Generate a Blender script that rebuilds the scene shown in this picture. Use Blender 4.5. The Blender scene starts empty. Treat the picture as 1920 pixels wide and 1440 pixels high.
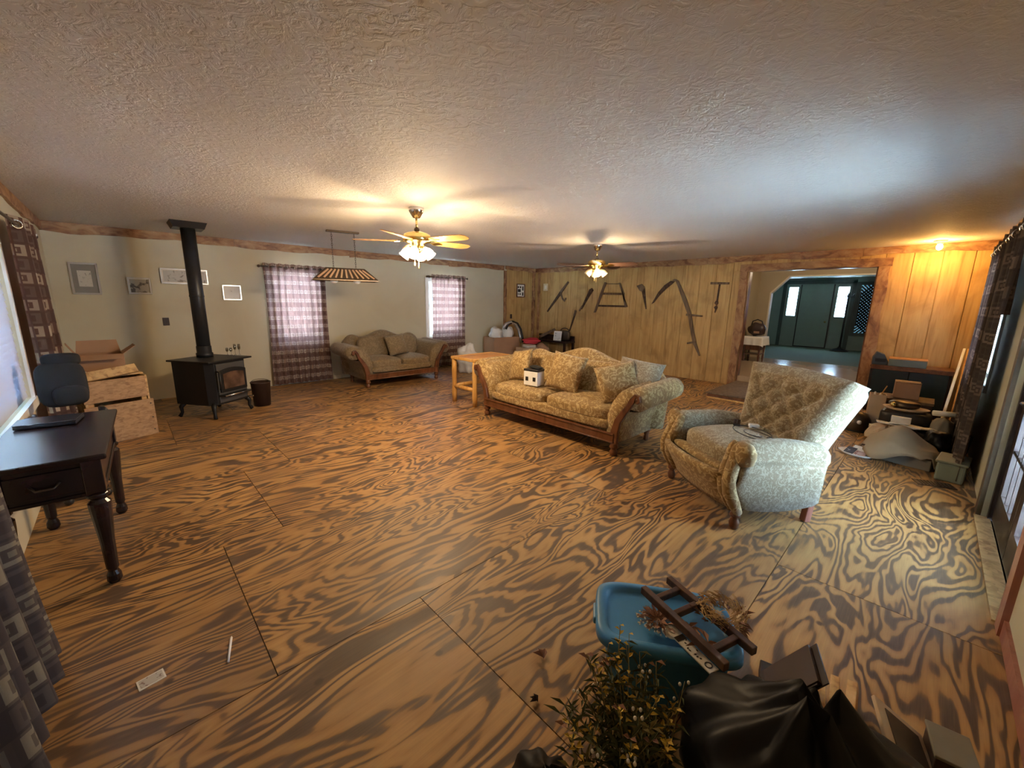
import bpy, bmesh, math, random
from mathutils import Vector, Matrix, Euler
S = bpy.context.scene
COL = S.collection
R = math.radians
PI = math.pi
random.seed(7)

# ------------------------------------------------------------------ camera
HC = 2.44            # ceiling height
XR, YB, XL, YF = 8.52, 7.97, -0.606, -0.44   # wall planes: wood wall, tan wall, window wall, door wall
cd = bpy.data.cameras.new('camera')
cam = bpy.data.objects.new('camera', cd)
COL.objects.link(cam)
S.camera = cam
cd.sensor_fit = 'HORIZONTAL'
cd.sensor_width = 36.0
cd.lens = 754.541 / 1920 * 36.0
cd.clip_start = 0.02
yaw, pit, rol = 0.803731866, 0.202312117, -0.016516219
fw = Vector((math.cos(yaw) * math.cos(pit), math.sin(yaw) * math.cos(pit), -math.sin(pit)))
rt = Vector((math.sin(yaw), -math.cos(yaw), 0))
dn = fw.cross(rt)
r2 = rt * math.cos(rol) + dn * math.sin(rol)
d2 = -rt * math.sin(rol) + dn * math.cos(rol)
mw = Matrix(((r2.x, -d2.x, -fw.x, 0), (r2.y, -d2.y, -fw.y, 0), (r2.z, -d2.z, -fw.z, 1.53892), (0, 0, 0, 1)))
cam.matrix_world = mw

# ------------------------------------------------------------------ light and exposure
W = bpy.data.worlds.new('sky')
S.world = W
W.use_nodes = True
SKY = 20.0
W.node_tree.nodes['Background'].inputs[0].default_value = (0.45, 0.71, 1.0, 1)
W.node_tree.nodes['Background'].inputs[1].default_value = SKY
S.view_settings.view_transform = 'Standard'
S.view_settings.look = 'None'
S.view_settings.exposure = 0.6
S.view_settings.gamma = 1.0
S.view_settings.use_curve_mapping = False
S.cycles.max_bounces = 8
S.cycles.diffuse_bounces = 3
S.cycles.sample_clamp_indirect = 40.0
S.cycles.use_denoising = True
sl = bpy.data.lights.new('sun', 'SUN')
so = bpy.data.objects.new('sun', sl)
COL.objects.link(so)
sl.energy = 430.0
sl.color = (0.95, 0.98, 1.0)
sl.angle = R(1.0)
so.rotation_euler = Euler((R(-20), R(8), 0))     # high sun standing over the roof side of the house
def portal(loc, sx, sy, rot):
    l = bpy.data.lights.new('window_light', 'AREA')
    l.shape = 'RECTANGLE'; l.size = sx; l.size_y = sy
    l.cycles.is_portal = True
    o = bpy.data.objects.new('window_light', l)
    COL.objects.link(o); o.location = loc; o.rotation_euler = rot
def lamp(name, loc, watt, color, rad=0.04):
    l = bpy.data.lights.new(name, 'POINT')
    l.energy = watt; l.color = color; l.shadow_soft_size = rad
    o = bpy.data.objects.new(name, l)
    COL.objects.link(o); o.location = loc
    return o
WARM = (1.0, 0.72, 0.41)
AMBER = (1.0, 0.52, 0.13)

# ------------------------------------------------------------------ object helpers
def props(o, label=None, cat=None, group=None, kind=None):
    if label: o['label'] = label
    if cat: o['category'] = cat
    if group: o['group'] = group
    if kind: o['kind'] = kind
    return o
def thing(name, label, cat, loc=(0, 0, 0), rz=0.0, group=None):
    o = bpy.data.objects.new(name, None)
    COL.objects.link(o)
    o.location = loc; o.rotation_euler = (0, 0, rz); o.empty_display_size = 0.1
    return props(o, label, cat, group)
def copy_tree(o, parent=None):
    c = o.copy(); COL.objects.link(c)
    if parent is not None:
        c.parent = parent
    for ch in list(o.children):
        copy_tree(ch, c)
    return c
class G:
    """collects shapes in one bmesh"""
    def __init__(s):
        s.b = bmesh.new(); s.uv = None
    def _add(s, vs, fs, M=None):
        vv = [s.b.verts.new(M @ Vector(v) if M else v) for v in vs]
        out = []
        for f in fs:
            try: out.append(s.b.faces.new([vv[i] for i in f]))
            except ValueError: pass
        return out
    def box(s, c, d, M=None, rz=0, rx=0, ry=0):
        x, y, z = d[0] / 2, d[1] / 2, d[2] / 2
        T = Matrix.Translation(c) @ Euler((rx, ry, rz)).to_matrix().to_4x4()
        if M: T = M @ T
        vs = [(-x, -y, -z), (x, -y, -z), (x, y, -z), (-x, y, -z), (-x, -y, z), (x, -y, z), (x, y, z), (-x, y, z)]
        s._add(vs, [(3, 2, 1, 0), (4, 5, 6, 7), (0, 1, 5, 4), (1, 2, 6, 5), (2, 3, 7, 6), (3, 0, 4, 7)], T)
        return s
    def box2(s, a, b):
        return s.box([(a[i] + b[i]) / 2 for i in range(3)], [abs(b[i] - a[i]) for i in range(3)])
    def bar(s, p, q, w, h, up=(0, 0, 1)):
        p, q = Vector(p), Vector(q); d = q - p; L = d.length; d.normalize()
        u = Vector(up)
        if abs(d.dot(u)) > 0.98: u = Vector((1, 0, 0))
        x = d.cross(u).normalized(); z = x.cross(d)
        T = Matrix(((x.x, d.x, z.x, 0), (x.y, d.y, z.y, 0), (x.z, d.z, z.z, 0), (0, 0, 0, 1)))
        return s.box((0, 0, 0), (w, L, h), Matrix.Translation((p + q) / 2) @ T)
    def tube(s, pts, r, n=8, cap=True):
        P = [Vector(p) for p in pts]; m = len(P)
        rr = r if isinstance(r, (list, tuple)) else [r] * m
        vs = []; fs = []; prev = None
        for i in range(m):
            d = (P[min(i + 1, m - 1)] - P[max(i - 1, 0)]).normalized()
            if prev is None:
                u = Vector((0, 0, 1)) if abs(d.z) < 0.9 else Vector((1, 0, 0))
                x = d.cross(u).normalized()
            else:
                x = (prev - d * prev.dot(d)).normalized()
            prev = x; y = d.cross(x)
            for k in range(n):
                a = 2 * PI * k / n
                vs.append(P[i] + (x * math.cos(a) + y * math.sin(a)) * rr[i])
        for i in range(m - 1):
            for k in range(n):
                fs.append((i * n + k, i * n + (k + 1) % n, (i + 1) * n + (k + 1) % n, (i + 1) * n + k))
        if cap:
            fs.append(tuple(range(n - 1, -1, -1))); fs.append(tuple(range((m - 1) * n, m * n)))
        s._add(vs, fs); return s
    def lathe(s, prof, n=20, M=None, cap=True):
        vs = []; fs = []
        for r, z in prof:
            for k in range(n):
                a = 2 * PI * k / n
                vs.append((r * math.cos(a), r * math.sin(a), z))
        for i in range(len(prof) - 1):
            for k in range(n):
                fs.append((i * n + k, i * n + (k + 1) % n, (i + 1) * n + (k + 1) % n, (i + 1) * n + k))
        if cap:
            fs.append(tuple(range(n - 1, -1, -1))); fs.append(tuple(range((len(prof) - 1) * n, len(prof) * n)))
        s._add(vs, fs, M); return s
    def prism(s, poly, h, M=None):
        """polygon in x,y extruded along z from 0 to h"""
        n = len(poly)
        vs = [(p[0], p[1], 0) for p in poly] + [(p[0], p[1], h) for p in poly]
        fs = [tuple(range(n - 1, -1, -1)), tuple(range(n, 2 * n))] + [(i, (i + 1) % n, n + (i + 1) % n, n + i) for i in range(n)]
        s._add(vs, fs, M); return s
    def sbox(s, c, d, k=5.0, n=8, M=None, rot=(0, 0, 0), crown=0.0, fn=None):
        """rounded cushion block"""
        T = Matrix.Translation(c) @ Euler(rot).to_matrix().to_4x4()
        if M: T = M @ T
        key = {}; vs = []; fs = []
        def vid(p):
            q = (round(p[0], 4), round(p[1], 4), round(p[2], 4))
            if q not in key:
                x, y, z = p
                L = (abs(x) ** k + abs(y) ** k + abs(z) ** k) ** (1 / k)
                x, y, z = x / L, y / L, z / L
                v = [x * d[0] / 2, y * d[1] / 2, z * d[2] / 2]
                if crown:
                    v[2] += crown * (1 - x * x) * (1 - y * y) * (1 if z > 0 else -0.2)
                if fn: v = fn(x, y, z, v)
                key[q] = len(vs); vs.append(v)
            return key[q]
        for ax in range(3):
            for sg in (-1, 1):
                for i in range(n):
                    for j in range(n):
                        q = []
                        for a, b in ((i, j), (i + 1, j), (i + 1, j + 1), (i, j + 1)):
                            u, w = -1 + 2 * a / n, -1 + 2 * b / n
                            p = [0, 0, 0]; p[ax] = sg; p[(ax + 1) % 3] = u; p[(ax + 2) % 3] = w
                            q.append(vid(p))
                        fs.append(q if sg > 0 else q[::-1])
        s._add(vs, fs, T); return s
    def pillow(s, w, h, t, n=12, M=None, seed=0):
        """square throw pillow lying in x,z with thickness along y"""
        rnd = random.Random(seed)
        jig = [rnd.uniform(-0.06, 0.06) for _ in range(4)]
        vs = []; fs = []; idx = {}
        for sd in (1, -1):
            for i in range(n + 1):
                for j in range(n + 1):
                    u, v = -1 + 2 * i / n, -1 + 2 * j / n
                    edge = i in (0, n) or j in (0, n)
                    if edge and sd == -1:
                        idx[(sd, i, j)] = idx[(1, i, j)]; continue
                    b = max(0, (1 - abs(u) ** 2.2) * (1 - abs(v) ** 2.2)) ** 0.5
                    pin = 1 - 0.07 * (1 - u * u) * abs(v) ** 3
                    pin2 = 1 - 0.07 * (1 - v * v) * abs(u) ** 3
                    x = u * w / 2 * pin2; z = v * h / 2 * pin
                    wob = 1 + jig[0] * math.sin(3 * u + 5 * v) + jig[1] * math.sin(6 * v - 2 * u)
                    idx[(sd, i, j)] = len(vs); vs.append((x, sd * b * t / 2 * wob, z))
            for i in range(n):
                for j in range(n):
                    q = [idx[(sd, i, j)], idx[(sd, i + 1, j)], idx[(sd, i + 1, j + 1)], idx[(sd, i, j + 1)]]
                    fs.append(q[::-1] if sd > 0 else q)
        s._add(vs, fs, M); return s
    def surf(s, f, nu, nv, closeu=False, closev=False, uvf=None, M=None):
        vs = []; fs = []; 
        cu = nu if closeu else nu + 1; cv = nv if closev else nv + 1
        for i in range(cu):
            for j in range(cv):
                vs.append(f(i / nu, j / nv))
        fi = []
        for i in range(nu):
            for j in range(nv):
                a, b = (i + 1) % cu if closeu else i + 1, (j + 1) % cv if closev else j + 1
                fs.append((i * cv + j, a * cv + j, a * cv + b, i * cv + b)); fi.append((i, j))
        fc = s._add(vs, fs, M)
        if uvf:
            if s.uv is None: s.uv = s.b.loops.layers.uv.new('UVMap')
            for fce, (i, j) in zip(fc, fi):
                for lp, (a, b) in zip(fce.loops, ((i, j), (i + 1, j), (i + 1, j + 1), (i, j + 1))):
                    lp[s.uv].uv = uvf(a / nu, b / nv)
        return s
    def blob(s, c, r, n=10, fn=None, M=None):
        def f(u, v):
            a = 2 * PI * u; t = PI * v
            p = Vector((math.sin(t) * math.cos(a), math.sin(t) * math.sin(a), -math.cos(t)))
            k = fn(p) if fn else 1.0
            return (c[0] + p.x * r[0] * k, c[1] + p.y * r[1] * k, c[2] + p.z * r[2] * k)
        s.surf(f, n * 2, n, closeu=True, M=M)
        return s
    def leaf(s, p, d, up, L, w, bend=0.2):
        p, d, up = Vector(p), Vector(d).normalized(), Vector(up)
        x = d.cross(up)
        if x.length < 1e-3: x = Vector((1, 0, 0))
        x.normalize(); nn = x.cross(d)
        m = p + d * L * 0.5 + nn * L * bend * 0.5
        t = p + d * L - nn * L * bend * 0.2
        s._add([p, m - x * w / 2, t, m + x * w / 2], [(0, 1, 2), (0, 2, 3)]); return s
    def obj(s, name, m, parent=None, loc=(0, 0, 0), rz=0, rot=None, smooth=False, bev=0, sub=0, weld=True, solid=0, seg=2):
        if weld: bmesh.ops.remove_doubles(s.b, verts=s.b.verts, dist=1e-5)
        bmesh.ops.recalc_face_normals(s.b, faces=s.b.faces)
        me = bpy.data.meshes.new(name)
        s.b.to_mesh(me); s.b.free()
        ms = m if isinstance(m, (list, tuple)) else [m]
        for q in ms: me.materials.append(q)
        if smooth:
            me.polygons.foreach_set('use_smooth', [True] * len(me.polygons))
        o = bpy.data.objects.new(name, me)
        COL.objects.link(o)
        o.location = loc; o.rotation_euler = rot if rot else (0, 0, rz)
        if parent is not None: o.parent = parent
        if solid:
            md = o.modifiers.new('solid', 'SOLIDIFY'); md.thickness = solid; md.offset = 0
        if bev:
            md = o.modifiers.new('bevel', 'BEVEL'); md.width = bev; md.segments = seg; md.limit_method = 'ANGLE'; md.angle_limit = R(40)
        if sub:
            md = o.modifiers.new('sub', 'SUBSURF'); md.levels = sub; md.render_levels = sub
        return o

# ------------------------------------------------------------------ material helpers
class NT:
    def __init__(s, name):
        s.m = bpy.data.materials.new(name); s.m.use_nodes = True
        s.t = s.m.node_tree; s.t.nodes.clear()
        s.out = s.t.nodes.new('ShaderNodeOutputMaterial')
    def n(s, typ, ins=None, **kw):
        nd = s.t.nodes.new('ShaderNode' + typ)
        for k, v in kw.items(): setattr(nd, k, v)
        for k, v in (ins or {}).items():
            sk = nd.inputs[k]
            if isinstance(v, bpy.types.NodeSocket): s.t.links.new(v, sk)
            elif isinstance(v, bpy.types.Node): s.t.links.new(v.outputs[0], sk)
            else:
                if isinstance(v, (tuple, list)) and len(v) == 3 and sk.type == 'RGBA': v = (*v, 1)
                sk.default_value = v
        return nd
    def math(s, op, a, b=0.0, c=None):
        d = {0: a, 1: b}
        if c is not None: d[2] = c
        return s.n('Math', d, operation=op).outputs[0]
    def vmul(s, v, k):
        return s.n('VectorMath', {0: v, 1: k}, operation='MULTIPLY').outputs[0]
    def vadd(s, v, k):
        return s.n('VectorMath', {0: v, 1: k}, operation='ADD').outputs[0]
    def noise(s, v, sc, det=3, dis=0.0, rough=0.5):
        return s.n('TexNoise', {'Vector': v, 'Scale': sc, 'Detail': det, 'Distortion': dis, 'Roughness': rough}).outputs[0]
    def ramp(s, f, stops):
        nd = s.n('ValToRGB', {0: f}); e = nd.color_ramp.elements
        while len(e) < len(stops): e.new(0.5)
        for el, (p, c) in zip(e, stops):
            el.position = p
            el.color = (c, c, c, 1) if isinstance(c, (int, float)) else (*c, 1)
        return nd.outputs[0]
    def mix(s, f, a, b, bt='MIX'):
        nd = s.n('Mix', None, data_type='RGBA', blend_type=bt)
        for k, v in ((0, f), (6, a), (7, b)):
            if isinstance(v, bpy.types.NodeSocket): s.t.links.new(v, nd.inputs[k])
            else: nd.inputs[k].default_value = (*v, 1) if isinstance(v, (tuple, list)) and len(v) == 3 else v
        return nd.outputs[2]
    def obj(s, rand=False):
        c = s.n('TexCoord').outputs['Object']
        if rand:
            r = s.n('ObjectInfo').outputs['Random']
            k = s.n('CombineXYZ', {0: s.math('MULTIPLY', r, 91.7), 1: s.math('MULTIPLY', r, 57.3), 2: s.math('MULTIPLY', r, 33.1)}).outputs[0]
            c = s.vadd(c, k)
        return c
    def bsdf(s, col, rough=0.6, metal=0.0, bump=None, bs=0.3, bd=0.01, **kw):
        ins = {'Base Color': col, 'Roughness': rough, 'Metallic': metal}
        if bump is not None:
            ins['Normal'] = s.n('Bump', {'Height': bump, 'Strength': bs, 'Distance': bd}).outputs[0]
        ins.update(kw)
        b = s.n('BsdfPrincipled', ins)
        s.t.links.new(b.outputs[0], s.out.inputs[0])
        return b
def plain(name, col, rough=0.6, metal=0.0, var=0.12, sc=9.0, bump=0.0, **kw):
    """a colour with slight procedural mottling"""
    t = NT(name); v = t.obj()
    nz = t.noise(v, sc, 3)
    c2 = tuple(x * (1 - var) for x in col); c3 = tuple(min(1, x * (1 + var)) for x in col)
    c = t.mix(nz, c2, c3)
    t.bsdf(c, rough, metal, bump=t.noise(v, sc * 8, 2) if bump else None, bs=bump, bd=0.004, **kw)
    return t.m
def emit(name, col, st):
    t = NT(name)
    e = t.n('Emission', {0: col, 1: st})
    t.t.links.new(e.outputs[0], t.out.inputs[0]); return t.m

# ------------------------------------------------------------------ materials
M = {}
def m_ply():
    t = NT('plywood_floor'); v = t.obj(True)
    w = t.n('TexNoise', {'Vector': t.vmul(v, (0.7, 1.6, 1)), 'Scale': 1.0, 'Detail': 1.5}).outputs[1]
    q = t.vadd(t.vmul(v, (0.85, 3.4, 1)), t.vmul(t.vadd(w, (-0.5, -0.5, -0.5)), (1.6, 1.6, 0.3)))
    n1 = t.noise(q, 1.0, 3.0, 0.35, 0.44)
    n2 = t.noise(t.vmul(v, (2.5, 5, 1)), 1.2, 3)
    s = t.math('SINE', t.math('MULTIPLY', n1, 120.0))
    msk = t.ramp(t.noise(t.vmul(v, (0.7, 1.5, 1)), 1.3, 2), [(0.35, 0.14), (0.62, 0.40)])
    stk = t.noise(t.vmul(v, (3.2, 42, 1)), 1.0, 3)
    k = t.math('ADD', t.math('MULTIPLY', s, msk), t.math('ADD', t.math('MULTIPLY', n2, 0.85), t.math('ADD', t.math('MULTIPLY', stk, 0.62), -0.19)))
    fib = t.noise(t.vmul(v, (6, 190, 1)), 1.0, 2)
    big = t.noise(v, 0.8, 3)
    c = t.ramp(k, [(0.22, (0.045, 0.028, 0.022)), (0.40, (0.095, 0.058, 0.040)), (0.48, (0.21, 0.105, 0.034)), (0.57, (0.43, 0.215, 0.062)), (0.9, (0.55, 0.31, 0.105))])
    c = t.mix(t.math('MULTIPLY', fib, 0.5), c, (0.22, 0.125, 0.05))
    c = t.mix(t.ramp(big, [(0.38, 0.0), (0.7, 0.40)]), c, (0.15, 0.088, 0.048))
    sp = t.n('TexVoronoi', {'Vector': t.vmul(v, (1, 1.2, 1)), 'Scale': 2.6}).outputs[0]
    c = t.mix(t.ramp(sp, [(0.0, 0.9), (0.035, 0.8), (0.06, 0.0)]), c, (0.05, 0.03, 0.02))
    t.bsdf(c, t.ramp(n2, [(0.2, 0.45), (0.8, 0.62)]), bump=k, bs=0.22, bd=0.003)
    return t.m
def m_board(name, dark, mid, light, rand=True, sx=(14, 14, 1.0), rough=0.62, stain=0.45, bscale=1.0):
    """boards whose grain runs along z"""
    t = NT(name); v = t.obj(rand)
    g = t.noise(t.vmul(v, sx), 1.6 * bscale, 5, 0.6)
    b = t.noise(v, 2.2 * bscale, 4, 0.8)
    c = t.ramp(g, [(0.25, dark), (0.45, mid), (0.7, light)])
    c = t.mix(t.ramp(b, [(0.5, 0.0), (0.72, stain)]), c, dark)
    t.bsdf(c, rough, bump=g, bs=0.15, bd=0.004)
    return t.m
def m_trim():
    t = NT('rough_sawn_board'); v = t.obj(True)
    b = t.noise(t.vmul(v, (0.8, 1, 1.7)), 6.0, 6, 1.0, 0.6)
    g = t.noise(t.vmul(v, (3, 3, 40)), 1.0, 3)
    c = t.ramp(b, [(0.27, (0.09, 0.035, 0.018)), (0.40, (0.22, 0.10, 0.045)), (0.52, (0.36, 0.19, 0.085)), (0.75, (0.50, 0.33, 0.17))])
    c = t.mix(t.math('MULTIPLY', g, 0.35), c, (0.20, 0.08, 0.03))
    t.bsdf(c, 0.6, bump=b, bs=0.4, bd=0.01)
    return t.m
def m_paint(name, col, stain):
    t = NT(name); v = t.obj()
    b = t.noise(v, 1.1, 4, 0.6)
    c = t.mix(t.ramp(b, [(0.52, 0.0), (0.78, 0.6)]), col, stain)
    t.bsdf(c, 0.6, bump=t.noise(v, 90, 2), bs=0.05, bd=0.002)
    return t.m
def m_ceiling():
    t = NT('textured_ceiling'); v = t.obj()
    a = t.noise(v, 16.0, 4, 1.6, 0.6)
    b = t.noise(v, 2.2, 3, 0.5)
    h = t.math('MULTIPLY', t.ramp(a, [(0.44, 0.0), (0.58, 1.0)]), t.ramp(b, [(0.35, 0.35), (0.6, 1.0)]))
    c = t.mix(t.noise(v, 0.7, 3), (0.57, 0.53, 0.49), (0.66, 0.62, 0.575))
    t.bsdf(c, 0.75, bump=h, bs=0.38, bd=0.010)
    return t.m
def m_damask(name, a, b, sc=1.0):
    t = NT(name); v = t.obj()
    w = t.n('TexNoise', {'Vector': v, 'Scale': 9.0 * sc}).outputs[1]
    q = t.vadd(v, t.vmul(w, (0.10, 0.10, 0.10)))
    n1 = t.math('SINE', t.math('MULTIPLY', t.noise(q, 12.0 * sc, 2), 26.0))
    f = t.ramp(n1, [(0.0, 0.0), (0.45, 0.25), (0.75, 1.0)])
    lg = t.noise(v, 3.0, 3)
    c = t.mix(f, a, b)
    c = t.mix(t.math('MULTIPLY', lg, 0.35), c, tuple(x * 0.6 for x in a))
    t.bsdf(c, 0.85, bump=t.math('ADD', t.noise(v, 160, 2), n1), bs=0.18, bd=0.003, **{'Sheen Weight': 0.15})
    return t.m
def m_curtain(name, base, alt, ring, cw=0.085, ch=0.08, trans=0.35, tcol=(0.75, 0.42, 0.38)):
    t = NT(name); uv = t.n('UVMap').outputs[0]
    sx = t.n('SeparateXYZ', {0: uv})
    u = t.math('DIVIDE', sx.outputs[0], cw); w = t.math('DIVIDE', sx.outputs[1], ch)
    fu, fv = t.math('FRACT', u), t.math('FRACT', w)
    iu, iv = t.math('FLOOR', u), t.math('FLOOR', w)
    d = t.math('MAXIMUM', t.math('ABSOLUTE', t.math('SUBTRACT', fu, 0.5)), t.math('ABSOLUTE', t.math('SUBTRACT', fv, 0.5)))
    rg = t.math('MULTIPLY', t.math('GREATER_THAN', d, 0.23), t.math('LESS_THAN', d, 0.40))
    dot = t.math('LESS_THAN', d, 0.11)
    hx = t.n('CombineXYZ', {0: iu, 1: iv}).outputs[0]
    rnd = t.n('TexWhiteNoise', {0: hx}, noise_dimensions='3D').outputs[0]
    odd = t.math('MODULO', t.math('ABSOLUTE', iv), 2.0)
    st = t.math('MULTIPLY', t.math('ADD', t.math('MULTIPLY', odd, 0.78), 0.16), t.ramp(rnd, [(0.0, 0.35), (1.0, 1.0)]))
    ringf = t.math('MULTIPLY', rg, st)
    oddc = t.math('MODULO', t.math('ABSOLUTE', iu), 2.0)
    band = t.mix(t.math('MULTIPLY', odd, t.math('ADD', t.math('MULTIPLY', oddc, 0.55), 0.45)), base, alt)
    band = t.mix(t.math('MULTIPLY', t.math('LESS_THAN', fu, 0.12), 0.7), band, base)
    c = t.mix(ringf, band, ring)
    c = t.mix(t.math('MULTIPLY', dot, t.math('MULTIPLY', odd, 0.5)), c, ring)
    th = t.noise(t.vmul(uv, (400, 60, 1)), 1.0, 1)
    c = t.mix(t.math('MULTIPLY', th, 0.25), c, base)
    b = t.n('BsdfPrincipled', {'Base Color': c, 'Roughness': 0.85})
    tr = t.n('BsdfTranslucent', {0: t.mix(0.5, c, tcol)})
    mx = t.n('MixShader', {0: trans, 1: b, 2: tr})
    t.t.links.new(mx.outputs[0], t.out.inputs[0])
    return t.m
def m_glass(name, tint=(1, 1, 1), refl=0.08):
    t = NT(name)
    a = t.n('BsdfTransparent', {0: tint}); b = t.n('BsdfGlossy', {0: (1, 1, 1), 1: 0.02})
    mx = t.n('MixShader', {0: refl, 1: a, 2: b})
    t.t.links.new(mx.outputs[0], t.out.inputs[0]); return t.m
def m_osb(name, dark, light):
    t = NT(name); v = t.obj(True)
    vo = t.n('TexVoronoi', {'Vector': t.vmul(v, (1, 1, 2.2)), 'Scale': 26.0})
    g = t.noise(t.vmul(v, (8, 8, 20)), 2.0, 4, 1.0)
    c = t.ramp(t.math('ADD', t.math('MULTIPLY', vo.outputs[1], 0.35), t.math('MULTIPLY', g, 0.7)), [(0.3, dark), (0.6, light), (0.9, tuple(min(1, x * 1.15) for x in light))])
    t.bsdf(c, 0.65, bump=g, bs=0.2, bd=0.003); return t.m
def m_rust(name, a, b):
    t = NT(name); v = t.obj()
    n = t.noise(v, 14.0, 5, 0.5)
    t.bsdf(t.ramp(n, [(0.35, a), (0.65, b)]), 0.7, 0.3, bump=n, bs=0.3, bd=0.004); return t.m
def m_print(name, paper, ink, sc=14.0, thr=0.55):
    """a flat print: soft ink shapes on paper"""
    t = NT(name); v = t.obj(True)
    n = t.noise(v, sc, 4, 1.0)
    t.bsdf(t.mix(t.ramp(n, [(thr, 0.0), (thr + 0.06, 0.85)]), paper, ink), 0.5); return t.m

M['ply'] = m_ply()
M['plank'] = m_board('wall_plank', (0.30, 0.165, 0.050), (0.47, 0.285, 0.100), (0.55, 0.355, 0.140), stain=0.7)
M['trim'] = m_trim()
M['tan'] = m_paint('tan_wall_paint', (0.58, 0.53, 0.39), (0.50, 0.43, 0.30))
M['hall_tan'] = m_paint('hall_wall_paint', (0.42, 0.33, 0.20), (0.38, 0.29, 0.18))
M['ceil'] = m_ceiling()
M['sub'] = plain('dark_subfloor', (0.03, 0.02, 0.015), 0.9)
M['damask'] = m_damask('gold_damask', (0.29, 0.18, 0.065), (0.53, 0.385, 0.18), 1.3)
M['damask2'] = m_damask('tan_damask', (0.20, 0.145, 0.08), (0.28, 0.21, 0.125), 1.4)
M['damask3'] = m_damask('beige_damask', (0.26, 0.20, 0.12), (0.44, 0.375, 0.26), 2.0)
M['mahog'] = m_board('mahogany', (0.05, 0.017, 0.008), (0.13, 0.048, 0.02), (0.205, 0.084, 0.037), sx=(8, 8, 2), rough=0.28, stain=0.3)
M['walnut'] = m_board('dark_cherry', (0.006, 0.004, 0.005), (0.014, 0.007, 0.008), (0.028, 0.011, 0.011), sx=(8, 1.5, 8), rough=0.25, stain=0.3)
M['redwood'] = m_board('red_stain', (0.22, 0.07, 0.05), (0.34, 0.13, 0.09), (0.42, 0.18, 0.13), rough=0.35)
M['pine'] = m_board('varnished_pine', (0.36, 0.17, 0.045), (0.62, 0.34, 0.10), (0.72, 0.44, 0.16), rough=0.35)
M['pinetop'] = m_board('orange_pine_top', (0.36, 0.15, 0.05), (0.52, 0.24, 0.08), (0.60, 0.31, 0.12), sx=(12, 1, 12), rough=0.4)
M['iron'] = plain('stove_iron', (0.022, 0.023, 0.026), 0.42, 0.5, bump=0.1)
M['ironface'] = plain('stove_face', (0.085, 0.085, 0.088), 0.45, 0.4, bump=0.1)
M['pipe'] = plain('pipe_black', (0.026, 0.028, 0.032), 0.38, 0.3)
M['chrome'] = plain('bright_steel', (0.75, 0.75, 0.76), 0.18, 1.0, 0.03)
M['silver'] = plain('silver_frame', (0.58, 0.58, 0.58), 0.3, 0.8, 0.1)
M['black'] = plain('black_plastic', (0.012, 0.012, 0.014), 0.4)
M['blackfab'] = plain('black_cloth', (0.005, 0.005, 0.006), 0.8, bump=0.2)
M['darkbrown'] = plain('dark_brown', (0.035, 0.018, 0.014), 0.45)
M['brass'] = plain('brass', (0.78, 0.58, 0.22), 0.22, 1.0, 0.05)
M['bronze'] = plain('bronze', (0.10, 0.075, 0.055), 0.4, 0.8)
M['white'] = plain('white_paint', (0.78, 0.78, 0.76), 0.5, 0.0, 0.03)
M['paper'] = plain('paper', (0.74, 0.70, 0.62), 0.7, 0.0, 0.06)
M['card'] = plain('cardboard', (0.36, 0.21, 0.125), 0.75, 0.0, 0.12, 5)
M['cardlight'] = plain('cardboard_edge', (0.55, 0.40, 0.26), 0.75)
M['osb'] = m_osb('strand_board', (0.34, 0.19, 0.075), (0.62, 0.41, 0.19))
M['osb2'] = m_osb('reddish_ply', (0.27, 0.145, 0.07), (0.45, 0.275, 0.14))
M['rust'] = m_rust('rusted_iron', (0.035, 0.02, 0.013), (0.105, 0.06, 0.035))
M['oldwood'] = m_board('weathered_handle', (0.06, 0.04, 0.025), (0.13, 0.085, 0.05), (0.2, 0.14, 0.085), rough=0.7)
M['cur_back'] = m_curtain('plaid_curtain_back', (0.115, 0.058, 0.047), (0.24, 0.155, 0.13), (0.58, 0.50, 0.42), 0.075, 0.075, 0.10, (0.42, 0.22, 0.20))
M['cur_left'] = m_curtain('plaid_curtain_left', (0.055, 0.028, 0.022), (0.10, 0.052, 0.04), (0.50, 0.42, 0.32), 0.13, 0.105, 0.25, (0.5, 0.25, 0.2))
M['cur_near'] = m_curtain('plaid_curtain_grey', (0.055, 0.045, 0.05), (0.125, 0.105, 0.085), (0.33, 0.30, 0.23), 0.13, 0.105, 0.08, (0.3, 0.2, 0.18))
M['cur_dark'] = m_curtain('plaid_curtain_dark', (0.030, 0.020, 0.016), (0.045, 0.030, 0.022), (0.20, 0.15, 0.11), 0.12, 0.11, 0.06, (0.2, 0.1, 0.08))
M['glass'] = m_glass('window_glass')
M['stoveglass'] = NT('x').m
def m_sg():
    t = NT('stove_glass'); v = t.obj()
    n = t.noise(v, 6.0, 4)
    t.bsdf(t.ramp(n, [(0.3, (0.05, 0.03, 0.022)), (0.7, (0.17, 0.10, 0.07))]), 0.15); return t.m
bpy.data.materials.remove(M['stoveglass']); M['stoveglass'] = m_sg()
M['green'] = plain('green_wall', (0.24, 0.315, 0.27), 0.55, 0.0, 0.06)
M['greendark'] = plain('green_frame', (0.045, 0.07, 0.06), 0.5)
M['greenfloor'] = plain('green_carpet', (0.12, 0.15, 0.09), 0.85, 0.0, 0.12, 30)
M['hallfloor'] = plain('glossy_vinyl', (0.42, 0.30, 0.19), 0.16, 0.0, 0.08, 3)
def m_blind():
    t = NT('blind_plastic')
    a = t.n('BsdfDiffuse', {0: (0.5, 0.53, 0.58, 1)}); b = t.n('BsdfTranslucent', {0: (0.06, 0.07, 0.09, 1)})
    ad = t.n('AddShader', {0: a, 1: b}); t.t.links.new(ad.outputs[0], t.out.inputs[0]); return t.m
M['blind'] = m_blind()
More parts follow.
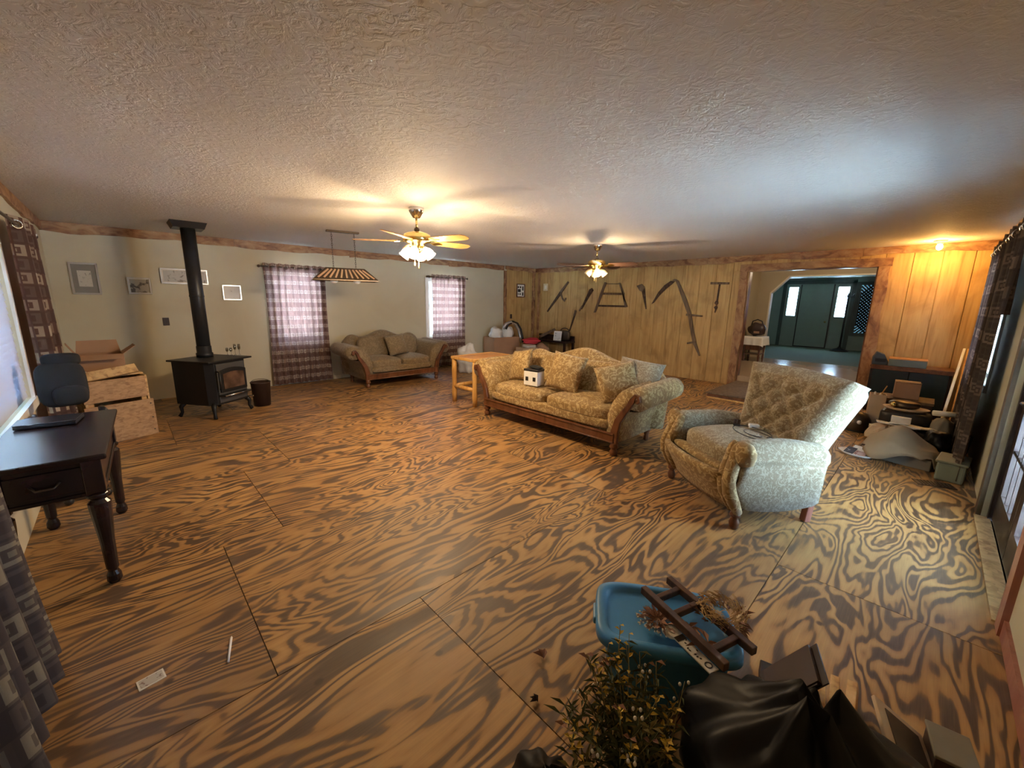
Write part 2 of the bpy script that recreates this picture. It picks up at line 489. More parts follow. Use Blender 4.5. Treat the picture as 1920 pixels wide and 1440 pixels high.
M['cream'] = plain('cream_trim', (0.70, 0.62, 0.46), 0.5)
M['shade_lit'] = emit('lit_shade', (1.0, 0.84, 0.56), 5.0)
M['bulb'] = emit('lit_bulb', (1.0, 0.72, 0.32), 28.0)
M['shade'] = plain('frosted_shade', (0.80, 0.72, 0.50), 0.4, 0.0, 0.05)
M['bladewood'] = m_board('oak_blade', (0.34, 0.15, 0.035), (0.52, 0.26, 0.07), (0.60, 0.33, 0.11), sx=(1.2, 14, 8), rough=0.35)
M['bladebrown_shaded'] = m_board('brown_blade_shaded', (0.045, 0.022, 0.015), (0.075, 0.038, 0.026), (0.10, 0.055, 0.038), sx=(1.2, 14, 8), rough=0.4)  # brown finish, darkened further to carry the shade on the poorly lit blades
M['bluebin'] = plain('blue_plastic', (0.055, 0.24, 0.46), 0.42, 0.0, 0.06)
M['bag'] = plain('black_bag', (0.004, 0.004, 0.005), 0.45, 0.0, 0.2, **{'Specular IOR Level': 0.22})
M['deck'] = plain('sunlit_deck', (0.40, 0.54, 0.62), 0.8, 0.0, 0.1, 2)  # blue put into the ground colour to cool the daylight it bounces

# ------------------------------------------------------------------ setting: floor
SUBZ = -0.02
def struct(o): o['kind'] = 'structure'; return o
floor = struct(G().box2((-1.6, -1.4, -0.12), (8.6, 8.15, SUBZ)).obj('floor', M['sub']))
LX, LY = 2.44, 1.22
g = 0.004
rows = []
y0 = 1.66 - 3 * LY
r_i = 0
sheet_cache = {}
while y0 < YB:
    ya, yb = max(y0, -0.75), min(y0 + LY, YB)
    if yb - ya > 0.02:
        # rows are staggered by about a third of a sheet
        xoff = [1.0, 0.25, 0.95, 0.28, 0.62][r_i % 5] - 2 * LX
        x0 = xoff
        while x0 < XR:
            xa, xb = max(x0, -0.75), min(x0 + LX, XR)
            if xb - xa > 0.03:
                dx, dy = xb - xa - g, yb - ya - g
                key = (round(dx, 3), round(dy, 3))
                if key in sheet_cache:
                    o = sheet_cache[key].copy(); COL.objects.link(o)
                else:
                    o = G().box((0, 0, SUBZ / 2), (dx, dy, -SUBZ)).obj('plywood_sheet', M['ply'])
                    sheet_cache[key] = o
                o.location = ((xa + xb) / 2, (ya + yb) / 2, 0); o.parent = floor
            x0 += LX
    y0 += LY; r_i += 1

# ------------------------------------------------------------------ setting: walls
def holewall(axis, c, th, ua, ub, za, zb, holes):
    """axis 0: plane of constant x, u = y; axis 1: plane of constant y, u = x. c is the room-side face, th signed outward."""
    us = sorted({ua, ub, *[h[0] for h in holes], *[h[1] for h in holes]})
    zs = sorted({za, zb, *[h[2] for h in holes], *[h[3] for h in holes]})
    gg = G()
    for i in range(len(us) - 1):
        for j in range(len(zs) - 1):
            mu, mz = (us[i] + us[i + 1]) / 2, (zs[j] + zs[j + 1]) / 2
            if any(h[0] < mu < h[1] and h[2] < mz < h[3] for h in holes): continue
            if axis == 0: gg.box2((c, us[i], zs[j]), (c + th, us[i + 1], zs[j + 1]))
            else: gg.box2((us[i], c, zs[j]), (us[i + 1], c + th, zs[j + 1]))
    return gg
ZC = HC
win2 = (1.93, 2.68, 0.72, 1.95)
win3 = (5.03, 5.92, 0.72, 1.95)
winL = (2.75, 4.95, 0.72, 2.02)
winR = (6.25, 7.30, 0.78, 2.0)
doorR = (2.95, 4.52, 0.0, 2.06)
OPEN = (0.74, 2.54, 0.2, 2.17)
wb = struct(holewall(1, YB, 0.14, XL - 0.2, XR + 0.15, SUBZ, ZC, [win2, win3]).obj('wall_back', M['tan']))
wl = struct(holewall(0, XL, -0.14, -1.4, YB, SUBZ, ZC, [winL]).obj('wall_left', M['tan']))
wf = struct(holewall(1, YF - 0.02, -0.14, -1.6, XR + 0.15, SUBZ, ZC, [winR, doorR]).obj('wall_front', M['tan']))
wr = struct(holewall(0, XR, 0.12, YF - 0.2, YB, SUBZ, ZC, [(OPEN[0], OPEN[1], SUBZ, OPEN[3])]).obj('wall_right', M['plank']))
ceil = struct(G().box2((-1.8, -2.1, ZC), (17.4, 9.0, ZC + 0.2)).obj('ceiling', M['ceil']))  # slab extended past the walls as added, unseen eaves that block direct sun
# planks on the wood wall, one object each
pw = 0.305
y = YF - 0.1
pc = {}
def plank(parent, x, ya, yb, za, zb, axis=0):
    k = (round(yb - ya, 3), round(zb - za, 3), axis)
    if k in pc:
        o = pc[k].copy(); COL.objects.link(o)
    else:
        d = (0.014, yb - ya - 0.006, zb - za) if axis == 0 else (yb - ya - 0.006, 0.014, zb - za)
        o = G().box((0, 0, 0), d).obj('plank', M['plank'], bev=0.004, seg=1); pc[k] = o
    o.location = (x, (ya + yb) / 2, (za + zb) / 2) if axis == 0 else ((ya + yb) / 2, x, (za + zb) / 2)
    o.parent = parent; return o
while y < YB - 0.01:
    ya, yb = y, min(y + pw, YB)
    segs = [(ya, yb)]
    if ya < OPEN[1] and yb > OPEN[0]:
        plank(wr, XR - 0.007, ya, yb, OPEN[3], ZC)
        if ya < OPEN[0]: plank(wr, XR - 0.007, ya, OPEN[0], 0, OPEN[3])
        if yb > OPEN[1]: plank(wr, XR - 0.007, OPEN[1], yb, 0, OPEN[3])
    else:
        plank(wr, XR - 0.007, ya, yb, 0, ZC)
    y += pw
x = 7.42
for k in range(4):
    plank(wb, YB - 0.007, x, min(x + 0.275, XR - 0.02), 0, ZC, 1); x += 0.275
# rough-sawn trim
def rough_board(name, L, w, th, seed, parent=None):
    """a board along local x with a live lower edge; local z up, y thickness"""
    rnd = random.Random(seed); n = max(6, int(L / 0.12))
    top = [(i * L / n, 0.0) for i in range(n + 1)]
    ph = [rnd.uniform(0, 6.3) for _ in range(3)]
    low = [(i * L / n, -w * (1 + 0.10 * math.sin(3.1 * i * L / n + ph[0]) + 0.07 * math.sin(9 * i * L / n + ph[1]) + rnd.uniform(-0.04, 0.04))) for i in range(n, -1, -1)]
    Mx = Matrix(((1, 0, 0, 0), (0, 0, 1, 0), (0, 1, 0, 0), (0, 0, 0, 1)))
    return struct(G().prism(top + low, th, Mx).obj(name, M['trim'], parent))
tn = [0]
def trim(L, w, th, loc, rz=0, rot=None):
    tn[0] += 1
    o = rough_board('trim_%d' % tn[0], L, w, th, tn[0])
    o.location = loc; o.rotation_euler = rot if rot else (0, 0, rz); return o
xs = [XL, 1.45, 3.3, 5.6, 7.32]
for a, b in zip(xs, xs[1:]): trim(b - a - 0.004, 0.115, 0.025, (a, YB - 0.025, ZC))
trim(XR - 7.36, 0.10, 0.03, (7.36, YB - 0.045, ZC))
ys = [7.93, 5.6, 3.3, 0.95, -0.5]
for a, b in zip(ys, ys[1:]): trim(a - b - 0.004, 0.115, 0.025, (XR - 0.038, a, ZC), rz=-PI / 2)
ys = [7.94, 5.2, 2.8, 0.4]
for a, b in zip(ys, ys[1:]): trim(a - b - 0.004, 0.115, 0.025, (XL + 0.001, a, ZC), rz=-PI / 2)
xs = [1.2, 3.6, 6.1, 8.48]
for a, b in zip(xs, xs[1:]): trim(b - a - 0.004, 0.115, 0.025, (a, YF - 0.022, ZC))
# corner strips: upright boards
trim(2.32, 0.085, 0.03, (7.32, YB - 0.03, 0.0), rot=(0, -PI / 2, 0))
trim(2.32, 0.10, 0.028, (8.38, YB - 0.045, 0.0), rot=(0, -PI / 2, 0))
trim(2.32, 0.07, 0.028, (XR - 0.043, 7.83, 0.0), rot=(0, -PI / 2, -PI / 2))
# casing of the wide opening
trim(2.16, 0.14, 0.03, (XR - 0.045, OPEN[1] + 0.14, 0.0), rot=(0, -PI / 2, -PI / 2))
trim(2.16, 0.14, 0.03, (XR - 0.045, OPEN[0], 0.0), rot=(0, -PI / 2, -PI / 2))
trim(OPEN[1] - OPEN[0] + 0.30, 0.12, 0.034, (XR - 0.049, OPEN[1] + 0.15, OPEN[3] + 0.11), rz=-PI / 2)
jm = G().box2((XR - 0.014, OPEN[1] - 0.02, 0.0), (XR + 0.12, OPEN[1], OPEN[3])).box2((XR - 0.014, OPEN[0], 0.0), (XR + 0.12, OPEN[0] + 0.02, OPEN[3])).box2((XR - 0.014, OPEN[0], OPEN[3] - 0.02), (XR + 0.12, OPEN[1], OPEN[3]))
tn[0] += 1; struct(jm.obj('trim_%d' % tn[0], M['mahog']))
# scraps of old baseboard at the tan wall
for a, b in ((2.85, 2.98), (6.15, 7.3)):
    tn[0] += 1; struct(G().box2((a, YB - 0.018, 0), (b, YB, 0.075)).obj('trim_%d' % tn[0], M['cream']))

# ------------------------------------------------------------------ windows
wn = [0]
def window(axis, c, out, u0, u1, z0, z1, cols, rows_, frame=M['white'], blinds=False, casing=0.07):
    wn[0] += 1
    def bx(gg, ua, ub, za, zb, da, db):
        a, b = c + out * da, c + out * db
        if axis == 0: gg.box2((a, ua, za), (b, ub, zb))
        else: gg.box2((ua, a, za), (ub, b, zb))
        return gg
    fr = G(); t = 0.05
    bx(fr, u0, u1, z0, z0 + t, 0.03, 0.11); bx(fr, u0, u1, z1 - t, z1, 0.03, 0.11)
    bx(fr, u0, u0 + t, z0 + t, z1 - t, 0.03, 0.11); bx(fr, u1 - t, u1, z0 + t, z1 - t, 0.03, 0.11)
    w = struct(fr.obj('window_%d' % wn[0], frame))
    cs = G(); k = casing
    bx(cs, u0 - k, u1 + k, z1, z1 + k, -0.018, 0.0); bx(cs, u0 - k, u1 + k, z0 - k, z0, -0.03, 0.0)
    bx(cs, u0 - k, u0, z0, z1, -0.018, 0.0); bx(cs, u1, u1 + k, z0, z1, -0.018, 0.0)
    cs.obj('casing', frame, w)
    cw, rh = (u1 - u0 - 2 * t) / cols, (z1 - z0 - 2 * t) / rows_
    mu = G()
    for i in range(1, cols): bx(mu, u0 + t + i * cw - 0.012, u0 + t + i * cw + 0.012, z0 + t, z1 - t, 0.055, 0.085)
    for j in range(1, rows_): bx(mu, u0 + t, u1 - t, z0 + t + j * rh - 0.012, z0 + t + j * rh + 0.012, 0.056, 0.084)
    if cols * rows_ > 1: mu.obj('glazing_bar', frame, w)
    for i in range(cols):
        for j in range(rows_):
            bx(G(), u0 + t + i * cw, u0 + t + (i + 1) * cw, z0 + t + j * rh, z0 + t + (j + 1) * rh, 0.068, 0.072).obj('pane', M['glass'], w)
    if blinds:
        n = int((z1 - z0) / 0.05)
        base = None
        for i in range(n):
            z = z0 + 0.04 + i * 0.05
            if base is None:
                gg = G()
                if axis == 0: gg.box((0, 0, 0), (0.003, u1 - u0 - 0.04, 0.056), ry=R(9) * out)
                else: gg.box((0, 0, 0), (u1 - u0 - 0.04, 0.004, 0.05), rx=R(9) * out)
                base = gg.obj('blind_slat', M['blind'], w); o = base
            else:
                o = base.copy(); COL.objects.link(o)
            o.location = (c + out * 0.02, (u0 + u1) / 2, z) if axis == 0 else ((u0 + u1) / 2, c + out * 0.02, z)
    return w
window(0, XL, -1, *winL, 3, 2, blinds=True)
window(1, YB, 1, *win2, 1, 2, casing=0.055)
window(1, YB, 1, *win3, 1, 2, casing=0.08)
window(1, YF - 0.02, -1, *winR, 2, 2)
portal((XL - 0.16, (winL[0] + winL[1]) / 2, 1.37), 1.3, 2.2, (0, R(-90), 0))
portal(((win2[0] + win2[1]) / 2, YB + 0.16, 1.33), 0.92, 1.23, (R(-90), 0, 0))
portal(((win3[0] + win3[1]) / 2, YB + 0.16, 1.33), 0.9, 1.23, (R(-90), 0, 0))
for wnd in (winR, doorR):
    portal(((wnd[0] + wnd[1]) / 2, YF - 0.20, (wnd[2] + wnd[3]) / 2), wnd[1] - wnd[0], wnd[3] - wnd[2], (R(90), 0, 0))
# the ground and deck outside
struct(G().box2((-14, -16, -0.5), (20, 20, -0.42)).obj('ground', M['deck']))

# ------------------------------------------------------------------ french door in the front wall
dy = YF - 0.05
dr = G()
dr.box2((doorR[0], dy, 0), (doorR[0] + 0.05, dy - 0.09, doorR[3])).box2((doorR[1] - 0.05, dy, 0), (doorR[1], dy - 0.09, doorR[3])).box2((doorR[0] + 0.05, dy, doorR[3] - 0.05), (doorR[1] - 0.05, dy - 0.09, doorR[3]))
door = struct(dr.obj('door_1', M['darkbrown']))
mid = (doorR[0] + doorR[1]) / 2
for s0, s1 in ((doorR[0] + 0.055, mid - 0.005), (mid + 0.005, doorR[1] - 0.055)):
    lf = G(); st = 0.11
    lf.box2((s0, dy - 0.02, 0.02), (s0 + st, dy - 0.065, 2.0)).box2((s1 - st, dy - 0.02, 0.02), (s1, dy - 0.065, 2.0))
    lf.box2((s0 + st, dy - 0.02, 0.02), (s1 - st, dy - 0.065, 0.24)).box2((s0 + st, dy - 0.02, 1.88), (s1 - st, dy - 0.065, 2.0))
    leaf = lf.obj('door_leaf', M['darkbrown'], door)
    bars = G()
    gx0, gx1 = s0 + st, s1 - st
    for i in (1, 2): bars.box2((gx0 + (gx1 - gx0) * i / 3 - 0.012, dy - 0.025, 0.24), (gx0 + (gx1 - gx0) * i / 3 + 0.012, dy - 0.06, 1.88))
    for j in range(1, 5): bars.box2((gx0, dy - 0.026, 0.24 + 1.64 * j / 5 - 0.012), (gx1, dy - 0.059, 0.24 + 1.64 * j / 5 + 0.012))
    bars.obj('glazing_bar', M['darkbrown'], leaf)
    for i in range(3):
        for j in range(5):
            G().box2((gx0 + (gx1 - gx0) * i / 3, dy - 0.040, 0.24 + 1.64 * j / 5), (gx0 + (gx1 - gx0) * (i + 1) / 3, dy - 0.044, 0.24 + 1.64 * (j + 1) / 5)).obj('pane', M['glass'], leaf)
    if s0 > mid - 0.1:
        G().tube([(s0 + 0.05, dy - 0.02, 0.98), (s0 + 0.05, dy + 0.045, 0.98), (s0 + 0.16, dy + 0.05, 0.98)], 0.011, 8).obj('door_handle', M['black'], leaf, smooth=True)
# casing boards and plywood sill patch
tn[0] += 1; struct(G().box2((doorR[0] - 0.10, YF - 0.02, 0), (doorR[0], YF + 0.005, 2.14)).obj('trim_%d' % tn[0], M['redwood']))
tn[0] += 1; struct(G().box2((doorR[1], YF - 0.02, 0), (doorR[1] + 0.12, YF + 0.005, 2.14)).obj('trim_%d' % tn[0], M['oldwood']))
tn[0] += 1; struct(G().box2((doorR[0] - 0.10, YF - 0.02, 2.14), (doorR[1] + 0.12, YF + 0.005, 2.24)).obj('trim_%d' % tn[0], M['redwood']))
tn[0] += 1; struct(G().box2((doorR[0] + 0.02, YF - 0.065, 0.0), (4.50, YF + 0.015, 0.012)).obj('trim_%d' % tn[0], M['osb']))
tn[0] += 1; struct(G().box2((1.2, YF - 0.02, 0), (doorR[0] - 0.10, YF - 0.005, 0.09)).obj('baseboard_front', M['redwood']))

# ------------------------------------------------------------------ setting: the hall seen through the opening
HZ = 0.2
struct(G().box2((XR, -2.3, 0.0), (12.0, 4.2, HZ)).obj('floor', M['hallfloor']))
struct(G().box2((12.0, -2.3, 0.0), (16.9, 4.6, HZ)).obj('floor', M['greenfloor']))
# hall side walls and the chamfered archway
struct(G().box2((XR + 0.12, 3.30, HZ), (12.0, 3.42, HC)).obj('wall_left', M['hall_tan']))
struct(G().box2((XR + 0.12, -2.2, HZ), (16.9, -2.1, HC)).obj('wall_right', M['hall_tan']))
struct(G().box2((12.12, 4.2, HZ), (16.9, 4.3, HC)).obj('wall_left', M['green']))
AX = 12.0
arch_o = [(-2.1, HZ), (-2.1, HC), (4.2, HC), (4.2, HZ)]
ga = G()
My = Matrix(((0, 0, 1, AX), (1, 0, 0, 0), (0, 1, 0, 0), (0, 0, 0, 1)))
zt, yl, yr, zch = 2.27, 3.04, -0.6, 1.86
ga.prism([(yl, HZ), (4.2, HZ), (4.2, HC), (yl, HC)][::1], 0.14, My)
ga.prism([(yr, zt), (yl, zt), (yl, HC), (yr, HC)], 0.14, My)
ga.prism([(yl, zch), (yl, zt), (yl - 0.36, zt)], 0.14, My)
ga.prism([(-2.1, HZ), (yr, HZ), (yr, HC), (-2.1, HC)], 0.14, My)
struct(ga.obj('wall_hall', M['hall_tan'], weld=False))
gt = G()
gt.box2((AX - 0.012, yl - 0.03, HZ), (AX + 0.15, yl, zch)).bar((AX + 0.069, yl - 0.012, zch - 0.01), (AX + 0.069, yl - 0.375, zt - 0.012), 0.162, 0.035, (0, 0, 1)).box2((AX - 0.012, yr, zt - 0.03), (AX + 0.15, yl - 0.355, zt))
tn[0] += 1; struct(gt.obj('trim_%d' % tn[0], M['cream']))
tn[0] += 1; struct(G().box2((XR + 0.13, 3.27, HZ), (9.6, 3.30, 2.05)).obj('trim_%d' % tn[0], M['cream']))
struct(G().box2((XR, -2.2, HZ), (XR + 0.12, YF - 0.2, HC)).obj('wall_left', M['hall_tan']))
# far wall with entry door and side lights
FX = 16.5
SL = [(3.36, 3.62), (2.02, 2.30)]      # left and right side lights (y)
SZ = (1.22, 2.16)
fwall = holewall(0, FX, 0.12, -2.1, 4.2, HZ, HC, [(a, b, SZ[0], SZ[1]) for a, b in SL] + [(0.95, 1.75, 0.75, 2.2)])
struct(fwall.obj('wall_hall', M['green']))
gd = G()
gd.box2((FX - 0.03, 3.70, HZ), (FX, 3.80, 2.36)).box2((FX - 0.03, 1.86, HZ), (FX, 1.96, 2.36)).box2((FX - 0.03, 1.86, 2.26), (FX, 3.80, 2.38))
d2 = struct(gd.obj('door_2', M['greendark']))
lf = G().box2((FX - 0.03, 2.42, HZ + 0.03), (FX, 3.26, 2.22)).obj('door_leaf', M['green'], d2)
G().box2((FX - 0.035, 2.39, HZ), (FX - 0.001, 2.42, 2.24)).box2((FX - 0.035, 3.26, HZ), (FX - 0.001, 3.29, 2.24)).box2((FX - 0.035, 2.39, HZ), (FX - 0.001, 3.29, HZ + 0.03)).obj('door_gasket', M['black'], d2)
G().blob((FX - 0.08, 2.5, 1.05), (0.03, 0.03, 0.03), 6).tube([(FX - 0.03, 2.5, 1.05), (FX - 0.08, 2.5, 1.05)], 0.012, 8).obj('door_knob', M['brass'], lf, smooth=True)
for a, b in SL:
    wn[0] += 1
    w = struct(G().box2((FX - 0.02, a - 0.03, SZ[0] - 0.03), (FX + 0.02, a, SZ[1] + 0.03)).box2((FX - 0.02, b, SZ[0] - 0.03), (FX + 0.02, b + 0.03, SZ[1] + 0.03)).box2((FX - 0.02, a, SZ[0] - 0.03), (FX + 0.02, b, SZ[0])).box2((FX - 0.02, a, SZ[1]), (FX + 0.02, b, SZ[1] + 0.03)).obj('window_%d' % wn[0], M['green']))
    h = (SZ[1] - SZ[0]) / 3
    G().box2((FX - 0.01, a, SZ[0] + h - 0.008), (FX + 0.02, b, SZ[0] + h + 0.008)).box2((FX - 0.01, a, SZ[0] + 2 * h - 0.008), (FX + 0.02, b, SZ[0] + 2 * h + 0.008)).obj('glazing_bar', M['green'], w)
    for j in range(3):
        G().box2((FX + 0.01, a, SZ[0] + j * h), (FX + 0.016, b, SZ[0] + (j + 1) * h)).obj('pane', M['glass'], w)
    portal((FX + 0.2, (a + b) / 2, 1.69), SZ[1] - SZ[0], b - a, (0, R(90), 0))
wn[0] += 1
w = struct(G().box2((FX - 0.05, 0.85, 0.65), (FX, 0.95, 2.3)).box2((FX - 0.05, 1.75, 0.65), (FX, 1.85, 2.3)).box2((FX - 0.05, 0.95, 0.65), (FX, 1.75, 0.75)).box2((FX - 0.05, 0.95, 2.2), (FX, 1.75, 2.3)).obj('window_%d' % wn[0], M['greendark']))
gl = G()
for k in range(-9, 10):
    yc = 1.35 + k * 0.09
    for sg in (1, -1):
        p0, p1 = Vector((FX + 0.01, yc - sg * 0.7, 0.75)), Vector((FX + 0.01, yc + sg * 0.7, 2.2))
        # clip the diagonal to the opening
        t0 = max(0, min(1, ((0.95 if sg > 0 else 1.75) - p0.y) / (p1.y - p0.y))); t1 = max(0, min(1, ((1.75 if sg > 0 else 0.95) - p0.y) / (p1.y - p0.y)))
        if t1 - t0 > 0.05: gl.bar(p0.lerp(p1, t0), p0.lerp(p1, t1), 0.045, 0.01, (1, 0, 0))
gl.obj('lattice', M['greendark'], w)
G().box2((FX + 0.03, 0.95, 0.75), (FX + 0.036, 1.75, 2.2)).obj('pane', m_glass('smoked_glass', (0.10, 0.13, 0.13), 0.1), w)
portal((FX + 0.2, 1.35, 1.47), 1.4, 0.8, (0, R(90), 0))
# step up into the hall
st = struct(G().box2((7.02, 1.25, 0), (8.5, 2.5, 0.075)).obj('step', M['mahog']))
G().box2((6.98, 1.23, 0.075), (8.5, 2.52, 0.10)).obj('tread', M['oldwood'], st, bev=0.006)
G().box2((7.0, 1.24, 0.0), (7.019, 2.51, 0.02)).obj('shoe_strip', M['pine'], st)
# hall table with cloth
ht = thing('hall_table', 'small dark wood table standing in the hall beyond the wide opening', 'table', (11.15, 3.0, HZ))
G().box((0, 0, 0.585), (0.46, 0.42, 0.03)).obj('tabletop', M['mahog'], ht)
for sx in (-1, 1):
    for sy in (-1, 1):
        G().lathe([(0.02, 0), (0.026, 0.1), (0.016, 0.2), (0.028, 0.35), (0.03, 0.57)], 10, Matrix.Translation((sx * 0.18, sy * 0.16, 0))).obj('leg', M['mahog'], ht, smooth=True)
G().box((0, 0, 0.18), (0.38, 0.34, 0.02)).box((0, 0, 0.36), (0.38, 0.34, 0.16)).obj('shelf', M['mahog'], ht)
def clothf(u, v):
    a = 2 * PI * u
    cx, sy_ = math.cos(a), math.sin(a)
    k = 1 / max(abs(cx), abs(sy_))
    if v < 0.5: return (cx * k * 0.245 * v * 2, sy_ * k * 0.225 * v * 2, 0.603)
    t = (v - 0.5) * 2
    fl = 1 + 0.10 * t * (0.5 + 0.5 * math.sin(a * 12)) + 0.06 * t
    corner = 1.0 if k < 1.25 else 1.0 + (k - 1.25) * 1.1
    return (cx * k * 0.245 * fl, sy_ * k * 0.225 * fl, 0.603 - 0.20 * t * corner)
tc = G().surf(clothf, 72, 8, closeu=True).obj('tablecloth', M['paper'], None, (11.15, 3.0, HZ), smooth=True)
props(tc, 'small cream lace-edged cloth draped over the hall table', 'tablecloth')
tb = thing('handbag', 'dark rounded bag with a small tag sitting on the cream cloth in the hall', 'bag', (11.15, 3.0, HZ + 0.606))
G().blob((0, 0, 0.16), (0.15, 0.20, 0.16), 10, lambda p: 1 + 0.08 * math.sin(7 * p.y) + 0.05 * math.sin(9 * p.z)).obj('body', M['darkbrown'], tb, smooth=True)
G().tube([(-0.02, -0.14, 0.22), (-0.02, -0.10, 0.36), (-0.02, 0.0, 0.40), (-0.02, 0.10, 0.36), (-0.02, 0.13, 0.23)], 0.014, 8).obj('strap', M['black'], tb, smooth=True)
G().box((-0.15, -0.04, 0.10), (0.006, 0.12, 0.05)).obj('tag', M['card'], tb)
hl_ = thing('hall_fill_fixture', 'added unseen round fill light on the hall ceiling behind the wide opening', 'light', (10.2, 1.6, HC))  # fixture and lamp added out of view to brighten the hall
G().lathe([(0.14, 0), (0.14, -0.02), (0.12, -0.025)], 20).obj('base', M['white'], hl_, smooth=True)
G().lathe([(0.12, -0.026), (0.11, -0.06), (0.06, -0.085), (0.0, -0.09)], 20, cap=False).obj('globe', M['shade_lit'], hl_, smooth=True)
lamp('hall_fill_lamp', (10.2, 1.6, HC - 0.16), 30, (1.0, 0.80, 0.56), 0.08)
# coat stand foot by the entry
cs = thing('coat_stand', 'slim black coat stand by the right side light of the entry', 'coat stand', (15.9, 1.95, HZ))
G().tube([(0, 0, 0.02), (0, 0, 1.75)], 0.022, 10).obj('pole', M['black'], cs, smooth=True)
G().lathe([(0.24, 0), (0.23, 0.03), (0.06, 0.09), (0.03, 0.14)], 16).obj('base', M['black'], cs, smooth=True)
for k in range(4):
    a = k * PI / 2 + 0.4
    G().tube([(0, 0, 1.62), (0.1 * math.cos(a), 0.1 * math.sin(a), 1.66), (0.14 * math.cos(a), 0.14 * math.sin(a), 1.74)], 0.01, 6).obj('hook', M['black'], cs, smooth=True)

# ------------------------------------------------------------------ ceiling fans
def bell(tilt, az, zc):
    """frosted bell shade, mouth down and out"""
    T = Matrix.Rotation(az, 4, 'Z') @ Matrix.Translation((0.098, 0, zc)) @ Matrix.Rotation(-tilt, 4, 'Y')
    K = 0.74
    return G().lathe([(r_ * K, z_ * K) for r_, z_ in [(0.024, 0.055), (0.034, 0.035), (0.058, 0.0), (0.068, -0.04), (0.066, -0.075), (0.075, -0.10), (0.069, -0.098), (0.060, -0.072), (0.061, -0.04), (0.052, 0.0), (0.02, 0.04)]], 18, T, cap=False), T
def fan(name, label, loc, base, blade_mat, lit, watt, pitch=-12):
    t = thing(name, label, 'ceiling fan', loc)
    G().lathe([(0.075, 0), (0.075, -0.03), (0.06, -0.055), (0.035, -0.095), (0.014, -0.10)], 20).obj('canopy', M['chrome'], t, smooth=True)
    rod = G().tube([(0, 0, -0.09), (0, 0, -0.215)], 0.011, 10).obj('downrod', M['brass'], t, smooth=True)
    G().lathe([(0.022, -0.19), (0.028, -0.205), (0.022, -0.225)], 12).obj('collar', M['bronze'], rod, smooth=True)
    G().lathe([(0.03, -0.22), (0.10, -0.24), (0.135, -0.26), (0.138, -0.32), (0.11, -0.335), (0.075, -0.345), (0.075, -0.365), (0.04, -0.37)], 28).obj('motor_housing', M['brass'], t, smooth=True)
    bl0 = None
    for k in range(5):
        a = R(base + 72 * k)
        if bl0 is None:
            pts = [(0.20, -0.052), (0.30, -0.062), (0.52, -0.070), (0.60, -0.060), (0.635, -0.03), (0.635, 0.03), (0.60, 0.060), (0.52, 0.070), (0.30, 0.062), (0.20, 0.052)]
            bl0 = G().prism(pts, 0.006).obj('blade', blade_mat, t)
            ir = G().prism([(0.09, -0.014), (0.17, -0.012), (0.22, -0.045), (0.27, -0.02), (0.30, 0), (0.27, 0.02), (0.22, 0.045), (0.17, 0.012), (0.09, 0.014)], 0.007, Matrix.Translation((0, 0, -0.007)))
            ir.obj('blade_iron', M['brass'], bl0)
            b = bl0
        else:
            b = copy_tree(bl0, t)
        b.location = (0, 0, -0.318); b.rotation_euler = (R(pitch), 0, a)
    G().lathe([(0.05, -0.365), (0.058, -0.375), (0.058, -0.40), (0.03, -0.43), (0.012, -0.445)], 20).obj('fitter', M['brass'], t, smooth=True)
    for k in range(4):
        az = R(base + 45 + 90 * k)
        g_, T = bell(R(40), az, -0.412)
        on = k in lit
        sh = g_.obj('lamp_shade', M['shade_lit'] if on else M['shade'], t, smooth=True)
        ca, sa = math.cos(az), math.sin(az)
        G().tube([(0.05 * ca, 0.05 * sa, -0.385), (0.075 * ca, 0.075 * sa, -0.375), (0.088 * ca, 0.088 * sa, -0.39)], 0.009, 8).obj('lamp_arm', M['brass'], t, smooth=True)
        if on:
            sh['label'] = 'lit frosted shade'
            q = Matrix.Translation(loc) @ T @ Vector((0, 0, -0.125))
            lamp('fan_bulb', q, watt / len(lit), WARM, 0.05)
    for dx, L in ((0.02, 0.10), (-0.025, 0.075)):
        G().tube([(dx, 0.01, -0.42), (dx, 0.01, -0.45 - L)], 0.0025, 5).tube([(dx, 0.01, -0.45 - L), (dx, 0.01, -0.48 - L)], 0.006, 6).obj('pull_chain', M['brass'], t)
    return t
fan('ceiling_fan', 'ceiling fan with oak blades and glowing glass shades, nearer of the two', (2.27, 3.78, HC), -3, M['bladewood'], (0, 1, 2, 3), 104)
fan('ceiling_fan', 'ceiling fan with brown blades and one lit shade, farther of the two', (5.55, 3.87, HC), -1, M['bladebrown_shaded'], (2,), 30, -20)

# bare ceiling bulb near the door wall
fx = thing('ceiling_light', 'bare glowing bulb in a small ceiling holder above the yellow plank wall', 'light', (8.12, 0.13, HC))
G().lathe([(0.07, 0), (0.065, -0.02), (0.035, -0.03), (0.03, -0.05)], 16).obj('lamp_holder', M['white'], fx, smooth=True)
G().blob((0, 0, -0.085), (0.034, 0.034, 0.042), 8).obj('bulb', M['bulb'], fx, smooth=True)
lamp('ceiling_bulb', (8.12, 0.13, HC - 0.165), 20, AMBER, 0.03)

